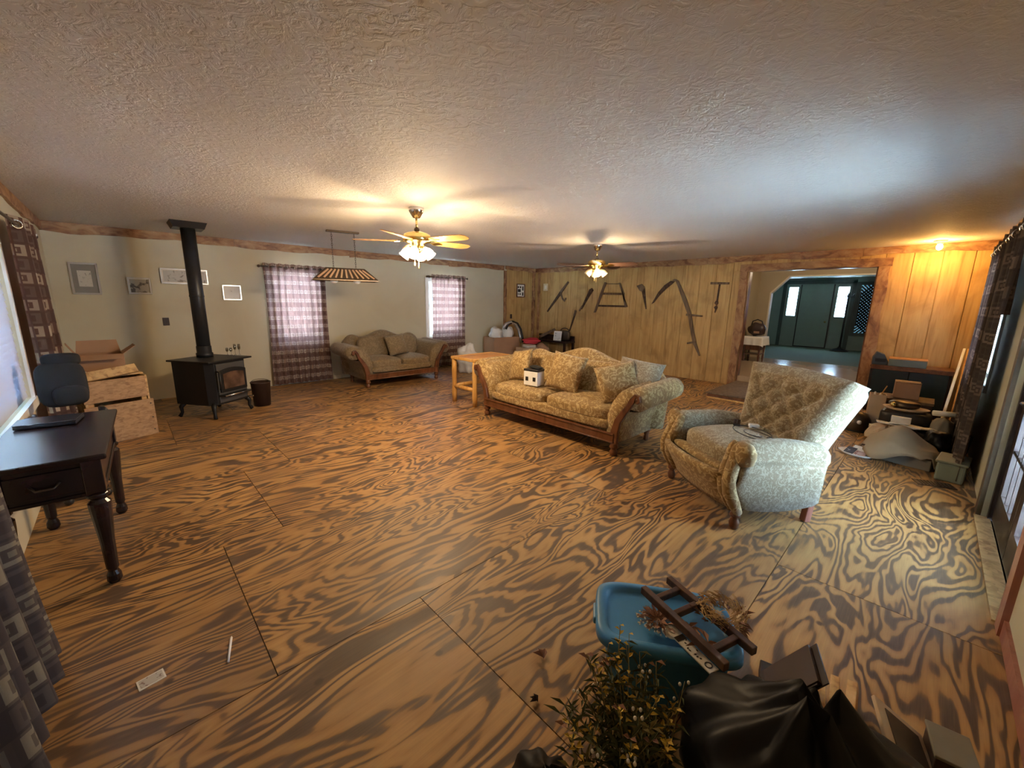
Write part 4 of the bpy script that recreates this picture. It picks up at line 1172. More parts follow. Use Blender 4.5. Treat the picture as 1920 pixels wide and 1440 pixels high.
picture('small silver-framed dark leaf print, second from the left on the tan wall', (0.245, YB - 0.001, 1.67), 0.25, 0.235, 1, -1, 0.02, M['silver'], PR['leaf'], M['paper'], (0.80, 0.78))
picture('long silver-framed landscape partly behind the stove pipe', (0.77, YB - 0.001, 1.825), 0.56, 0.225, 1, -1, 0.02, M['silver'], PR['land'], M['paper'], (0.88, 0.72))
picture('small silver-framed pale flower print right of the stove pipe', (1.345, YB - 0.001, 1.605), 0.25, 0.24, 1, -1, 0.018, M['silver'], PR['flower'], M['white'], (0.66, 0.62))
t = picture('dark wood collage frame of small black photos on the plank strip', (7.93, YB - 0.016, 1.83), 0.31, 0.36, 1, -1, 0.025, M['mahog'], None, M['white'])
for (x, z, w, h) in ((-0.09, 0.09, 0.05, 0.05), (-0.01, 0.09, 0.05, 0.05), (0.08, 0.06, 0.05, 0.11), (-0.055, 0.0, 0.11, 0.08), (0.08, -0.09, 0.05, 0.09), (-0.02, -0.09, 0.05, 0.04), (-0.09, -0.09, 0.03, 0.04)):
    G().box((x, -0.009, z), (w, 0.003, h)).obj('photo', M['black'], t)
picture('small cream plaque on the dark end of the plank wall, near the corner', (XR - 0.015, 7.55, 1.935), 0.15, 0.19, 0, -1, 0.028, M['cream'], PR['flower'], M['cream'], (0.45, 0.5))
picture('dark-framed small picture on the left wall beside the gathered curtain', (XL + 0.001, 7.15, 1.74), 0.17, 0.30, 0, 1, 0.03, M['darkbrown'], PR['leaf'], grey)
def plate(label, c, rz, toggles):
    t = thing('switch_plate', label, 'light switch', c, rz)
    G().box((0, -0.004, 0), (0.075 + 0.03 * (toggles - 1), 0.008, 0.115)).obj('plate', M['darkbrown'], t, bev=0.003, seg=1)
    for k in range(toggles): G().box((0.03 * (k - (toggles - 1) / 2), -0.012, 0), (0.01, 0.012, 0.024)).obj('toggle', M['black'], t)
plate('brown light switch plate on the tan wall left of the stove pipe', (0.475, YB - 0.001, 1.16), 0, 1)
plate('brown light switch plate on the plank strip below the photo collage', (7.585, YB - 0.0155, 1.145), 0, 1)

# ------------------------------------------------------------------ old tools hung on the plank wall: outlines in (y, z), thickness along x
Mw = Matrix(((0, 0, -1, XR - 0.0185), (1, 0, 0, 0), (0, 1, 0, 0), (0, 0, 0, 1)))
def tool(name, label, parts, cat='tool'):
    t = thing(name, label, cat, (0, 0, 0))
    for pn, poly, th, mt in parts:
        G().prism(poly, th, Mw).obj(pn, mt, t, bev=0.003, seg=1)
    return t
def strip(a, b, w0, w1):
    a, b = Vector(a), Vector(b); d = (b - a).normalized(); n = Vector((-d.y, d.x))
    return [tuple(a + n * w0 / 2), tuple(b + n * w1 / 2), tuple(b - n * w1 / 2), tuple(a - n * w0 / 2)]
RU, OW = M['rust'], M['oldwood']
def root_at(t, y, z):
    # move the empty to the tool itself
    for c in t.children: c.location = (0, -y, -z)
    t.location = (0, y, z)
    return t
root_at(tool('hay_knife', 'long dark hay knife with a side grip, leftmost tool on the plank wall', [
    ('blade', strip((7.46, 1.28), (7.00, 1.80), 0.045, 0.09), 0.012, RU), ('shaft', strip((7.00, 1.80), (6.76, 2.06), 0.07, 0.05), 0.03, OW),
    ('grip', [(6.98, 1.78), (6.93, 1.66), (6.87, 1.60), (6.83, 1.66), (6.80, 1.64), (6.86, 1.55), (6.95, 1.62), (7.01, 1.75)], 0.03, OW)]), 7.1, 1.7)
root_at(tool('flat_file', 'short dark flat tool hung upright below the hay knife', [('blade', strip((6.66, 0.80), (6.52, 1.20), 0.035, 0.055), 0.014, RU), ('handle', strip((6.52, 1.20), (6.48, 1.34), 0.06, 0.055), 0.03, OW)]), 6.55, 1.1)
root_at(tool('corn_knife', 'greyish corn knife with a wide upper blade, second tool from the left', [('blade', [(6.33, 1.38), (6.10, 1.86), (6.02, 1.90), (5.97, 1.84), (6.10, 1.66), (6.29, 1.37)], 0.012, RU), ('handle', strip((6.37, 1.33), (6.28, 1.46), 0.035, 0.035), 0.03, OW)]), 6.15, 1.6)
root_at(tool('buck_saw', 'wooden framed buck saw hung level in the middle of the plank wall', [
    ('side_arm', [(5.92, 1.30), (5.86, 1.31), (5.70, 1.74), (5.60, 2.02), (5.66, 2.03), (5.76, 1.76)], 0.03, OW),
    ('side_arm', [(5.00, 1.46), (5.06, 1.46), (5.10, 1.75), (5.22, 2.00), (5.27, 2.01), (5.15, 1.74)], 0.03, OW),
    ('stretcher', strip((5.72, 1.76), (5.10, 1.75), 0.05, 0.05), 0.026, OW),
    ('tension_rod', strip((5.62, 1.99), (5.25, 1.98), 0.014, 0.014), 0.012, RU),
    ('blade', strip((5.84, 1.47), (5.03, 1.47), 0.045, 0.045), 0.008, RU)], 'saw'), 5.45, 1.7)
root_at(tool('hand_saw', 'small tapered hand saw pointing down, right of the buck saw', [('blade', [(4.70, 1.88), (4.60, 1.88), (4.52, 1.42), (4.55, 1.42)], 0.008, RU), ('handle', [(4.80, 1.93), (4.68, 1.97), (4.60, 1.90), (4.66, 1.80), (4.72, 1.82)], 0.03, OW)], 'saw'), 4.65, 1.7)
root_at(tool('scythe', 'large scythe with a curved blade and two grips on the plank wall', [
    ('blade', [(4.42, 1.53), (4.36, 1.56), (4.24, 1.72), (4.10, 1.86), (3.98, 1.955), (3.93, 2.01), (4.03, 2.02), (4.16, 1.93), (4.28, 1.79)], 0.01, RU),
    ('snath', [(3.99, 2.03), (3.90, 2.00), (3.72, 1.62), (3.585, 1.33), (3.51, 1.05), (3.42, 0.75), (3.27, 0.50), (3.25, 0.52), (3.35, 0.76), (3.44, 1.05), (3.52, 1.36), (3.65, 1.66), (3.85, 2.02), (3.93, 2.06)], 0.032, OW),
    ('grip', strip((3.62, 1.33), (3.29, 1.31), 0.045, 0.03), 0.036, OW), ('grip', strip((3.54, 0.74), (3.36, 0.79), 0.03, 0.045), 0.036, OW)], 'scythe'), 3.6, 1.3)
root_at(tool('hand_auger', 'T-handled wood auger hanging beside the wide opening', [('cross_handle', strip((3.20, 1.955), (2.86, 1.945), 0.045, 0.04), 0.036, OW), ('shank', strip((3.03, 1.94), (3.045, 1.62), 0.03, 0.03), 0.02, RU),
    ('twist', [(3.065, 1.62), (3.09, 1.57), (3.05, 1.53), (3.09, 1.49), (3.06, 1.45), (3.07, 1.40), (3.055, 1.38), (3.04, 1.45), (3.02, 1.49), (3.045, 1.53), (3.015, 1.57), (3.03, 1.62)], 0.022, RU)]), 3.03, 1.7)

# ------------------------------------------------------------------ left: dark table, chair, laptop, crate
tb = thing('writing_table', 'dark cherry writing table with turned legs by the left window', 'table', (-0.355, 3.38, 0), R(-2))
G().box((0, 0, 0.735), (0.46, 1.12, 0.03)).obj('tabletop', M['walnut'], tb, bev=0.01, seg=3)
G().box((0, 0, 0.625), (0.38, 1.00, 0.19)).obj('apron', M['walnut'], tb, bev=0.006)
G().box((0, 0, 0.535), (0.40, 1.02, 0.02)).obj('apron_molding', M['walnut'], tb, bev=0.006)
dw = G().box((0.0, -0.505, 0.625), (0.26, 0.014, 0.12)).obj('drawer', M['walnut'], tb, bev=0.004)
G().tube([(-0.05, -0.512, 0.63), (-0.03, -0.535, 0.61), (0.03, -0.535, 0.61), (0.05, -0.512, 0.63)], 0.006, 6).obj('pull', M['bronze'], dw, smooth=True)
for sx in (-1, 1):
    for sy in (-1, 1):
        G().lathe([(0.022, 0), (0.032, 0.02), (0.03, 0.05), (0.02, 0.075), (0.026, 0.09), (0.03, 0.25), (0.045, 0.44), (0.046, 0.475), (0.03, 0.495), (0.045, 0.51), (0.045, 0.525), (0.032, 0.535)], 16, Matrix.Translation((sx * 0.165, sy * 0.48, 0))).box((sx * 0.165, sy * 0.48, 0.63), (0.075, 0.075, 0.19)).obj('leg', M['walnut'], tb, smooth=False, bev=0.004)
lp = thing('laptop', 'closed flat black laptop on the far end of the dark table', 'laptop', (-0.40, 3.70, 0.7505), R(-8))
G().box((0, 0, 0.012), (0.26, 0.20, 0.018)).obj('base', M['black'], lp, bev=0.004)
G().box((0, 0.0, 0.025), (0.26, 0.20, 0.008)).obj('lid', M['walnut'], lp, bev=0.003)
oc = thing('office_chair', 'black cushioned office chair with headrest at the far end of the dark table', 'chair', (-0.37, 4.40, 0), R(8))
G().sbox((0, 0.16, 0.86), (0.27, 0.10, 0.34), 4, 8, rot=(R(-8), 0, 0)).obj('backrest', M['blackfab'], oc, smooth=True)
G().sbox((0.02, 0.20, 1.045), (0.21, 0.10, 0.10), 3.5, 8, rot=(R(-8), 0, 0)).obj('headrest', M['blackfab'], oc, smooth=True)
G().sbox((0.03, 0.085, 0.78), (0.19, 0.08, 0.15), 3, 8).obj('lumbar_pillow', M['blackfab'], oc, smooth=True)
G().sbox((0, -0.04, 0.47), (0.36, 0.36, 0.11), 4, 8).obj('seat', M['blackfab'], oc, smooth=True)
for sx in (-1, 1):
    G().tube([(sx * 0.16, 0.10, 0.45), (sx * 0.175, 0.10, 0.56), (sx * 0.175, 0.08, 0.66), (sx * 0.175, -0.10, 0.67)], 0.018, 8).obj('armrest', M['black'], oc, smooth=True)
G().tube([(0, 0, 0.08), (0, 0, 0.42)], 0.03, 10).obj('gas_lift', M['black'], oc, smooth=True)
for k in range(5):
    a = 2 * PI * k / 5 + 0.3
    lg = G().tube([(0, 0, 0.10), (0.17 * math.cos(a), 0.17 * math.sin(a), 0.075)], [0.03, 0.02], 8).obj('leg', M['black'], oc, smooth=True)
    G().blob((0.175 * math.cos(a), 0.175 * math.sin(a), 0.03), (0.028, 0.028, 0.03), 6).obj('caster', M['black'], lg, smooth=True)
cr = thing('plywood_crate', 'big plywood crate with an open slot standing behind the dark table', 'crate', (-0.215, 6.15, 0), R(18))
W_, D_, t_ = 0.56, 0.58, 0.018
G().box((0, -D_ / 2, 0.205), (W_, t_, 0.41)).obj('front_panel', M['osb2'], cr, bev=0.002, seg=1)
G().box((-0.015, -D_ / 2 + 0.01, 0.56), (W_ - 0.05, t_, 0.225)).obj('front_board', M['osb2'], cr, bev=0.002, seg=1)
G().box((0, D_ / 2, 0.34), (W_, t_, 0.68)).obj('back_panel', M['osb'], cr)
for sx in (-1, 1): G().box((sx * (W_ / 2 - 0.03), 0, 0.34), (t_, D_ - 0.02, 0.68)).obj('side_panel', M['osb'], cr)
G().box((0, 0, 0.03), (W_ - 0.08, D_ - 0.04, 0.02)).obj('bottom_panel', M['osb'], cr)
for sx in (-1, 1): G().box((sx * (W_ / 2 - 0.065), -D_ / 2 + 0.045, 0.34), (0.045, 0.04, 0.66)).obj('corner_post', M['pine'], cr)
G().box((0, 0.06, 0.69), (W_ - 0.02, D_ - 0.10, 0.015)).obj('top_panel', M['osb'], cr)
for z in (0.06, 0.2, 0.36): G().tube([(W_ / 2 - 0.03, -D_ / 2 - 0.012, z), (W_ / 2 - 0.03, -D_ / 2 - 0.008, z)], 0.007, 6).obj('screw', M['black'], cr)
pk = props(G().box((0, 0, 0), (0.50, 0.10, 0.02)).obj('board_offcut', M['osb'], None, (-0.19, 5.88, 0.738), rot=(R(52), R(-7), R(16)), bev=0.002, seg=1), 'pale strand board offcut leaning along the top front of the crate', 'plank')
sb_ = props(G().box((0, 0, 0), (0.16, 0.05, 0.04)).obj('wood_block', M['pine'], None, (-0.09, 6.0, 0.7185), rz=R(16), bev=0.003), 'small pine block under the pale strand board offcut on the crate', 'block')
wr_ = thing('crumpled_paper', 'crumpled cream wrapping paper spilling off the left end of the crate', 'paper', (-0.41, 5.94, 0.70))
G().blob((0, 0, 0.04), (0.08, 0.10, 0.04), 9, lambda p: 1 + 0.28 * math.sin(9 * p.x + 3) * math.sin(8 * p.y) + 0.16 * math.sin(17 * p.z + 5 * p.y)).obj('paper_wad', M['paper'], wr_)
G().blob((-0.03, -0.09, 0.03), (0.06, 0.05, 0.03), 7, lambda p: 1 + 0.3 * math.sin(11 * p.x) * math.sin(9 * p.y + 2)).obj('paper_wad', M['paper'], wr_)
cb = thing('cardboard_box', 'open brown cardboard box with raised flaps on top of the plywood crate', 'box', (-0.225, 6.35, 0.699), R(4))
w_, d_, h_ = 0.36, 0.28, 0.20
G().box((0, -d_ / 2, h_ / 2), (w_, 0.005, h_)).box((0, d_ / 2, h_ / 2), (w_, 0.005, h_)).box((-w_ / 2, 0, h_ / 2), (0.005, d_, h_)).box((w_ / 2, 0, h_ / 2), (0.005, d_, h_)).box((0, 0, 0.003), (w_, d_, 0.005)).obj('body', M['card'], cb)
def flap(a, b, dirv, L):
    a, b, dv = Vector(a), Vector(b), Vector(dirv).normalized() * L
    e = (b - a).normalized() * 0.02
    return G()._add and G().surf(lambda u, v: tuple((a.lerp(b, u) + (e * (1 - 2 * u)) * v) + dv * v), 1, 1)
flap((-w_ / 2, d_ / 2, h_), (w_ / 2, d_ / 2, h_), (0, 0.25, 1), 0.14).obj('flap', M['card'], cb, solid=0.005)
flap((-w_ / 2, -d_ / 2, h_), (-w_ / 2, d_ / 2, h_), (-0.5, -0.1, 1), 0.14).obj('flap', M['card'], cb, solid=0.005)
flap((w_ / 2, -d_ / 2, h_), (w_ / 2, d_ / 2, h_), (1.0, 0, 0.75), 0.14).obj('flap', M['card'], cb, solid=0.005)
flap((-w_ / 2, -d_ / 2, h_), (w_ / 2, -d_ / 2, h_), (0, -1, -0.5), 0.10).obj('flap', M['card'], cb, solid=0.005)

# ------------------------------------------------------------------ log table behind the sofa and the heap in the far corner
lt = thing('log_table', 'rustic pine log table with an orange top behind the sofa', 'table', (3.98, 4.78, 0), R(2))
tw, td = 0.84, 0.56
G().box((0, 0, 0.695), (tw - 0.10, td - 0.10, 0.025)).obj('tabletop', M['pinetop'], lt, bev=0.003)
for sy in (-1, 1): G().box((0, sy * (td / 2 - 0.03), 0.69), (tw, 0.06, 0.045)).obj('top_rail', M['pine'], lt, bev=0.01)
for sx in (-1, 1): G().box((sx * (tw / 2 - 0.03), 0, 0.69), (0.06, td - 0.122, 0.045)).obj('top_rail', M['pine'], lt, bev=0.01)
for sx in (-1, 1):
    for sy in (-1, 1):
        G().tube([(sx * (tw / 2 - 0.04), sy * (td / 2 - 0.04), z) for z in (0, 0.15, 0.34, 0.5, 0.667)], [0.036, 0.04, 0.036, 0.039, 0.034], 12).obj('leg', M['pine'], lt, smooth=True)
for sx in (-1, 1): G().tube([(sx * (tw / 2 - 0.04), -td / 2 + 0.05, 0.25), (sx * (tw / 2 - 0.04), td / 2 - 0.05, 0.25)], 0.03, 10).obj('stretcher', M['pine'], lt, smooth=True)
G().tube([(-tw / 2 + 0.05, td / 2 - 0.04, 0.25), (tw / 2 - 0.05, td / 2 - 0.04, 0.25)], 0.032, 10).obj('stretcher', M['pine'], lt, smooth=True)
wbag = plain('white_plastic', (0.72, 0.71, 0.68), 0.5, 0, 0.08, 14)
def lumpy(name, label, cat, c, r, mt, seed, amp=0.16, n=14, sharp=1.0):
    rnd = random.Random(seed); P = [rnd.uniform(2.5, 7) for _ in range(6)]; H = [rnd.uniform(0, 6) for _ in range(6)]
    def fn(p):
        return 1 + amp * (math.sin(P[0] * p.x + H[0]) * math.sin(P[1] * p.y + H[1]) + 0.6 * math.sin(P[2] * p.z * 1.5 + H[2] + 2 * p.x) + 0.45 * abs(math.sin(P[3] * 1.8 * p.y + H[3] + 3 * p.z)) + 0.3 * math.sin(P[4] * 2.6 * p.x + H[4] + 4 * p.y)) * sharp
    def flat(u, v):
        a = 2 * PI * u; t = PI * v
        p = Vector((math.sin(t) * math.cos(a), math.sin(t) * math.sin(a), -math.cos(t))); k = fn(p)
        z = r[2] * k * p.z + r[2]
        return (r[0] * k * p.x, r[1] * k * p.y, max(0.0, z) if z > 0.12 * r[2] else 0.0)
    o = G().surf(flat, n * 2, n, closeu=True).obj(name, mt, None, c, smooth=True)
    return props(o, label, cat)
lumpy('plastic_sack', 'white plastic sack on the floor behind the log table, by the plaid curtain', 'sack', (5.35, 6.95, 0), (0.24, 0.20, 0.29), wbag, 11)
def openbox(t, w, d, h, mt, name='body'):
    return G().box((0, -d / 2, h / 2), (w, 0.006, h)).box((0, d / 2, h / 2), (w, 0.006, h)).box((-w / 2, 0, h / 2), (0.006, d, h)).box((w / 2, 0, h / 2), (0.006, d, h)).box((0, 0, 0.004), (w, d, 0.006)).obj(name, mt, t)
cbx = thing('carton', 'large brown carton full of white bundles against the back wall corner', 'box', (6.95, 7.62, 0), R(-6))
openbox(cbx, 0.78, 0.46, 0.66, M['card'])
lumpy('white_bundle', 'crumpled white bundle on the left in the large brown carton', 'bundle', (6.76, 7.63, 0.50), (0.15, 0.15, 0.20), wbag, 21, 0.2)
lumpy('white_bundle', 'crumpled white bundle under the grey hose in the large brown carton', 'bundle', (7.12, 7.60, 0.50), (0.15, 0.15, 0.20), wbag, 22, 0.2)
hs = thing('vacuum_hose', 'grey and black vacuum hose arched over the white bundles in the carton', 'hose', (7.1, 7.46, 0.72))
for off, mt, rr in ((0.0, M['silver'], 0.035), (0.07, M['black'], 0.04)):
    G().tube([(-0.22 + off, 0.02, 0.14), (-0.16 + off, 0, 0.26), (-0.02 + off, -0.02, 0.31), (0.14 + off, -0.03, 0.26), (0.24 + off, -0.05, 0.12), (0.29 + off, -0.06, -0.06), (0.30 + off, -0.10, -0.22)], rr, 10).obj('hose', mt, hs, smooth=True)
cb2 = thing('carton', 'smaller cream carton in front of the large brown carton', 'box', (7.22, 6.98, 0), R(-12))
openbox(cb2, 0.42, 0.34, 0.42, M['cardlight'])
red = plain('red_cloth', (0.50, 0.035, 0.05), 0.8)
lumpy('red_cloth', 'crumpled red cloth on top of the heap beside the brown carton', 'cloth', (7.42, 7.02, 0.50), (0.22, 0.18, 0.075), red, 31, 0.22)
ps = thing('paper_stack', 'loose white papers slumped below the red cloth', 'paper', (7.24, 6.92, 0.424), R(-20))
for k in range(5): G().box((0.012 * (k % 2), 0.01 * (k % 3), 0.006 + k * 0.014), (0.27, 0.21, 0.008), rx=R(-3 + 2 * k), rz=R(7 * k)).obj('sheet', M['paper'], ps)
lumpy('grocery_bag', 'rumpled brown paper bag on the floor right of the red cloth', 'bag', (7.72, 6.95, 0), (0.20, 0.20, 0.24), M['card'], 41, 0.15)
bn = thing('corner_bench', 'low black bench along the plank wall in the far corner', 'bench', (8.22, 7.02, 0))
G().box((0, 0, 0.535), (0.42, 1.22, 0.05)).obj('top', M['walnut'], bn, bev=0.005)
G().box((0.17, 0, 0.62), (0.03, 1.22, 0.12)).obj('back_rail', M['walnut'], bn)
for sx in (-1, 1):
    for sy in (-1, 1): G().box((sx * 0.17, sy * 0.57, 0.255), (0.05, 0.05, 0.51)).obj('leg', M['walnut'], bn)
G().box((0, 0, 0.20), (0.36, 1.1, 0.02)).obj('shelf', M['walnut'], bn)
pb = thing('propped_photo', 'white photo print propped on the black corner bench', 'picture', (8.16, 6.78, 0.561), R(-78))
G().box((0, 0, 0.12), (0.22, 0.018, 0.24), rx=R(-10)).obj('frame', M['white'], pb)
G().box((0, -0.0115, 0.115), (0.18, 0.004, 0.19), rx=R(-10)).obj('print', m_print('sky_print', (0.62, 0.66, 0.70), (0.12, 0.14, 0.17), 10, 0.55), pb)
hb = thing('tote_bag', 'dark bag with a hooped handle behind the propped photo', 'bag', (8.30, 6.66, 0.561))
G().sbox((0, 0, 0.13), (0.10, 0.34, 0.26), 4, 6).obj('body', M['bronze'], hb, smooth=True)
G().tube([(0, 0.14 * math.cos(a), 0.24 + 0.08 * math.sin(a)) for a in [PI * k / 12 for k in range(13)]], 0.012, 8).obj('handle', M['darkbrown'], hb, smooth=True)
props(G().bar((8.24, 7.48, 0.605), (8.34, 7.02, 0.83), 0.02, 0.07).obj('board_offcut', M['oldwood'], bev=0.003), 'weathered board offcut slanting over the black corner bench', 'board')

# ------------------------------------------------------------------ right: black cabinet and the junk in front of it
kb = thing('tv_cabinet', 'low black cabinet with a dark wood top against the yellow planks', 'cabinet', (8.28, 0.155, 0))
G().box((0, 0, 0.685), (0.44, 0.87, 0.03)).obj('top', M['mahog'], kb, bev=0.004)
G().box((-0.005, 0, 0.655), (0.42, 0.85, 0.03)).obj('top_molding', M['mahog'], kb)
for sy in (-1, 1): G().box((0, sy * 0.41, 0.32), (0.40, 0.03, 0.64)).obj('side_panel', M['walnut'], kb)
G().box((0.18, 0, 0.32), (0.02, 0.79, 0.64)).obj('back_panel', M['black'], kb)
G().box((0, 0, 0.05), (0.40, 0.79, 0.10)).obj('plinth', M['walnut'], kb)
gb_ = plain('blue_black_gloss', (0.014, 0.024, 0.028), 0.12)
for sy in (-1, 1): 
    dd = G().box((-0.195, sy * 0.2, 0.37), (0.02, 0.392, 0.53)).obj('door', gb_, kb, bev=0.004)
    G().blob((-0.215, sy * 0.03, 0.40), (0.012, 0.012, 0.012), 5).obj('knob', M['bronze'], dd, smooth=True)
mb = thing('metal_case', 'grey-green metal case lying on the black cabinet', 'case', (8.20, 0.20, 0.701), R(2))
G().box((0, 0, 0.05), (0.24, 0.40, 0.10)).obj('body', plain('grey_green_metal', (0.17, 0.20, 0.18), 0.35, 0.4), mb, bev=0.006)
G().box((0, 0, 0.108), (0.25, 0.41, 0.016)).obj('lid', M['pinetop'], mb, bev=0.003)
ds = thing('desk_phone', 'dark wedge-shaped box beside the metal case on the cabinet', 'box', (8.20, 0.50, 0.701), R(6))
G().prism([(-0.09, 0), (0.09, 0), (0.09, 0.10), (0.05, 0.19), (-0.04, 0.15), (-0.09, 0.05)], 0.20, Matrix(((0, 0, 1, -0.10), (1, 0, 0, 0), (0, 1, 0, 0), (0, 0, 0, 1)))).obj('body', plain('slate_plastic', (0.05, 0.06, 0.065), 0.5), ds, bev=0.006)
G().box((-0.106, 0.0, 0.07), (0.008, 0.12, 0.05)).obj('panel', M['black'], ds)
lean = []
props(G().bar((7.42, -0.235, 0.012), (8.30, -0.325, 1.0), 0.028, 0.03).obj('pine_strip', M['white'], bev=0.003), 'slim pale trim strip leaning in the corner by the dark curtain', 'trim strip')
props(G().bar((7.55, -0.33, 0.014), (8.32, -0.375, 1.0), 0.045, 0.025).obj('pine_strip', M['pine'], bev=0.003), 'wider yellow pine strip leaning behind the pale strip in the corner', 'trim strip')
# stack in front of the cabinet
b1 = thing('carton', 'small brown carton on the junk stack in front of the black cabinet', 'box', (7.22, 0.13, 0.40), R(4))
G().box((0, 0, 0.10), (0.20, 0.24, 0.20)).obj('body', M['card'], b1, bev=0.002)
G().box((-0.085, 0, 0.205), (0.06, 0.24, 0.008), ry=R(14)).box((0.07, 0, 0.204), (0.05, 0.24, 0.008)).obj('flap', M['cardlight'], b1)
ct = thing('crate', 'dark lidded crate at the bottom of the junk stack, under the small carton', 'crate', (7.22, 0.12, 0))
G().box((0, 0, 0.18), (0.40, 0.50, 0.36)).obj('body', M['darkbrown'], ct, bev=0.006)
G().box((0, 0, 0.38), (0.42, 0.52, 0.036)).obj('lid', M['oldwood'], ct, bev=0.004)
tn_ = thing('grocery_sack', 'upright tan paper sack at the left of the junk stack', 'bag', (6.86, 0.37, 0), R(8))
openbox(tn_, 0.16, 0.15, 0.46, M['cardlight'])
G().box((0.0, -0.02, 0.44), (0.10, 0.02, 0.05), rx=R(20)).box((0.02, 0.03, 0.44), (0.06, 0.015, 0.07), ry=R(24)).obj('paper', M['paper'], tn_)
G().tube([(6.84, 0.36, 0.40), (6.80, 0.30, 0.58)], 0.006, 6).obj('stick', M['pine'], None)
bpy.data.objects['stick']['label'] = 'thin stick poking out of the tan paper sack'; bpy.data.objects['stick']['category'] = 'stick'
bc = thing('appliance_case', 'black appliance case carrying a tan tray in the junk stack', 'case', (6.50, 0.08, 0.16), R(-2))
G().sbox((0, 0, 0.10), (0.30, 0.44, 0.20), 6, 6).obj('body', M['black'], bc, smooth=True)
bs_ = props(G().sbox((0, 0, 0.08), (0.36, 0.50, 0.16), 7, 6).obj('duffel_bag', M['blackfab'], None, (6.50, 0.08, 0.0), smooth=True), 'flat black duffel bag under the appliance case in the junk stack', 'bag')
ty = thing('tray', 'tan oval tray on the black appliance case', 'tray', (6.52, 0.09, 0.362), R(3))
G().lathe([(0.0, 0), (0.17, 0.0), (0.205, 0.03), (0.20, 0.032), (0.165, 0.008), (0, 0.008)], 28, Matrix.Scale(0.7, 4, (1, 0, 0)), cap=False).obj('dish', M['cardlight'], ty, smooth=True)
lumpy('dark_cap', 'dark rounded cap lying on the tan oval tray', 'cap', (6.55, 0.11, 0.372), (0.11, 0.14, 0.05), M['bronze'], 51, 0.06)
props(G().blob((0, 0, 0.03), (0.03, 0.03, 0.03), 6).obj('ball', M['brass'], None, (6.44, 0.20, 0.394), smooth=True), 'small yellow ball at the left rim of the tan tray', 'ball')
tc2 = thing('paper_pile', 'pile of white papers over crumpled tan wrapping in front of the appliance case', 'paper', (6.14, 0.13, 0), R(-4))
G().blob((0, 0.08, 0.12), (0.12, 0.17, 0.12), 10, lambda p: 1 + 0.2 * math.sin(9 * p.x) * math.sin(8 * p.y + 1) + 0.1 * math.sin(15 * p.z)).obj('wrapping', M['cardlight'], tc2)
G().blob((0.02, -0.14, 0.10), (0.13, 0.14, 0.10), 9, lambda p: 1 + 0.2 * math.sin(8 * p.x + 2) * math.sin(9 * p.y)).obj('wrapping', M['bronze'], tc2)
for k, (dx, dy_, dz, rz_, w, h) in enumerate(((0, 0.05, 0.252, 10, 0.2, 0.24), (0.02, -0.10, 0.262, -15, 0.2, 0.26), (0.0, -0.20, 0.256, 30, 0.15, 0.2), (-0.02, -0.02, 0.275, 4, 0.12, 0.16))):
    G().box((dx, dy_, dz), (w, h, 0.008), rz=R(rz_), rx=R(4 - 3 * k), ry=R(6)).obj('sheet', M['white'], tc2)
G().box((-0.03, -0.03, 0.32), (0.03, 0.16, 0.07), ry=R(-12)).obj('folded_card', M['paper'], tc2)
pt = thing('poster_tube', 'short cream tube lying across the grey sack beside the dark curtain', 'tube', (6.34, -0.235, 0.385), R(-70))
G().tube([(-0.11, 0, 0.03), (0.11, 0, 0.03)], 0.03, 12).obj('tube', M['paper'], pt, smooth=True)
G().tube([(0.11, 0, 0.03), (0.118, 0, 0.03)], 0.031, 12).obj('end_cap', M['white'], pt, smooth=True)
greyc = plain('grey_cloth', (0.22, 0.20, 0.16), 0.85, 0, 0.15, 8)
lumpy('laundry_sack', 'greyish cloth sack standing under the cream tube by the curtain', 'sack', (6.30, -0.22, 0), (0.16, 0.10, 0.19), greyc, 61, 0.08)
lumpy('trash_bag', 'black trash bag slumped between the beige blanket and the dark curtain', 'bag', (5.93, -0.20, 0), (0.18, 0.10, 0.15), M['bag'], 62, 0.16)
# beige blanket draped over a low box
bu = thing('low_box', 'low greyish box hidden under the beige blanket', 'box', (5.62, 0.05, 0), R(-10))
G().box((0, 0, 0.055), (0.34, 0.52, 0.11)).obj('body', greyc, bu, bev=0.006)
G().box((0, 0, 0.118), (0.36, 0.54, 0.016)).obj('lid', M['darkbrown'], bu, bev=0.003)
def blanket(u, v):
    a = 2 * PI * u
    rr = v
    x = math.cos(a) * rr * (0.27 + 0.03 * math.sin(3 * a)); y = math.sin(a) * rr * (0.36 + 0.04 * math.sin(2 * a + 1))
    hgt = 0.135 + 0.20 * (1 - rr ** 2.2) * (0.75 + 0.25 * math.sin(2.2 * y * 6 + 1)) + 0.02 * math.sin(14 * x + 6 * y)
    if rr > 0.8: hgt -= (rr - 0.8) / 0.2 * (0.07 + 0.045 * math.sin(5 * a))
    return (x, y, max(hgt, 0.13) if abs(x) < 0.2 and abs(y) < 0.28 else max(0.02, hgt))
bl = G().surf(blanket, 48, 14, closeu=True).obj('blanket', plain('beige_blanket', (0.33, 0.26, 0.17), 0.9, 0, 0.12, 6, bump=0.15), None, (5.62, 0.05, 0.0), rz=R(-12), smooth=True, solid=0.008)
props(bl, 'beige blanket heaped over the low box on the floor right of the recliner', 'blanket')
gbn = thing('storage_tub', 'grey-green plastic tub on the floor beside the beige blanket', 'tub', (5.36, -0.31, 0), R(-6))
gg_ = plain('grey_green_plastic', (0.20, 0.235, 0.19), 0.45)
G().prism([(-0.16, -0.09), (0.16, -0.09), (0.16, 0.09), (-0.16, 0.09)], 0.17).obj('body', gg_, gbn, bev=0.015)
G().box((0, 0, 0.18), (0.345, 0.205, 0.022)).obj('lid', gg_, gbn, bev=0.008)
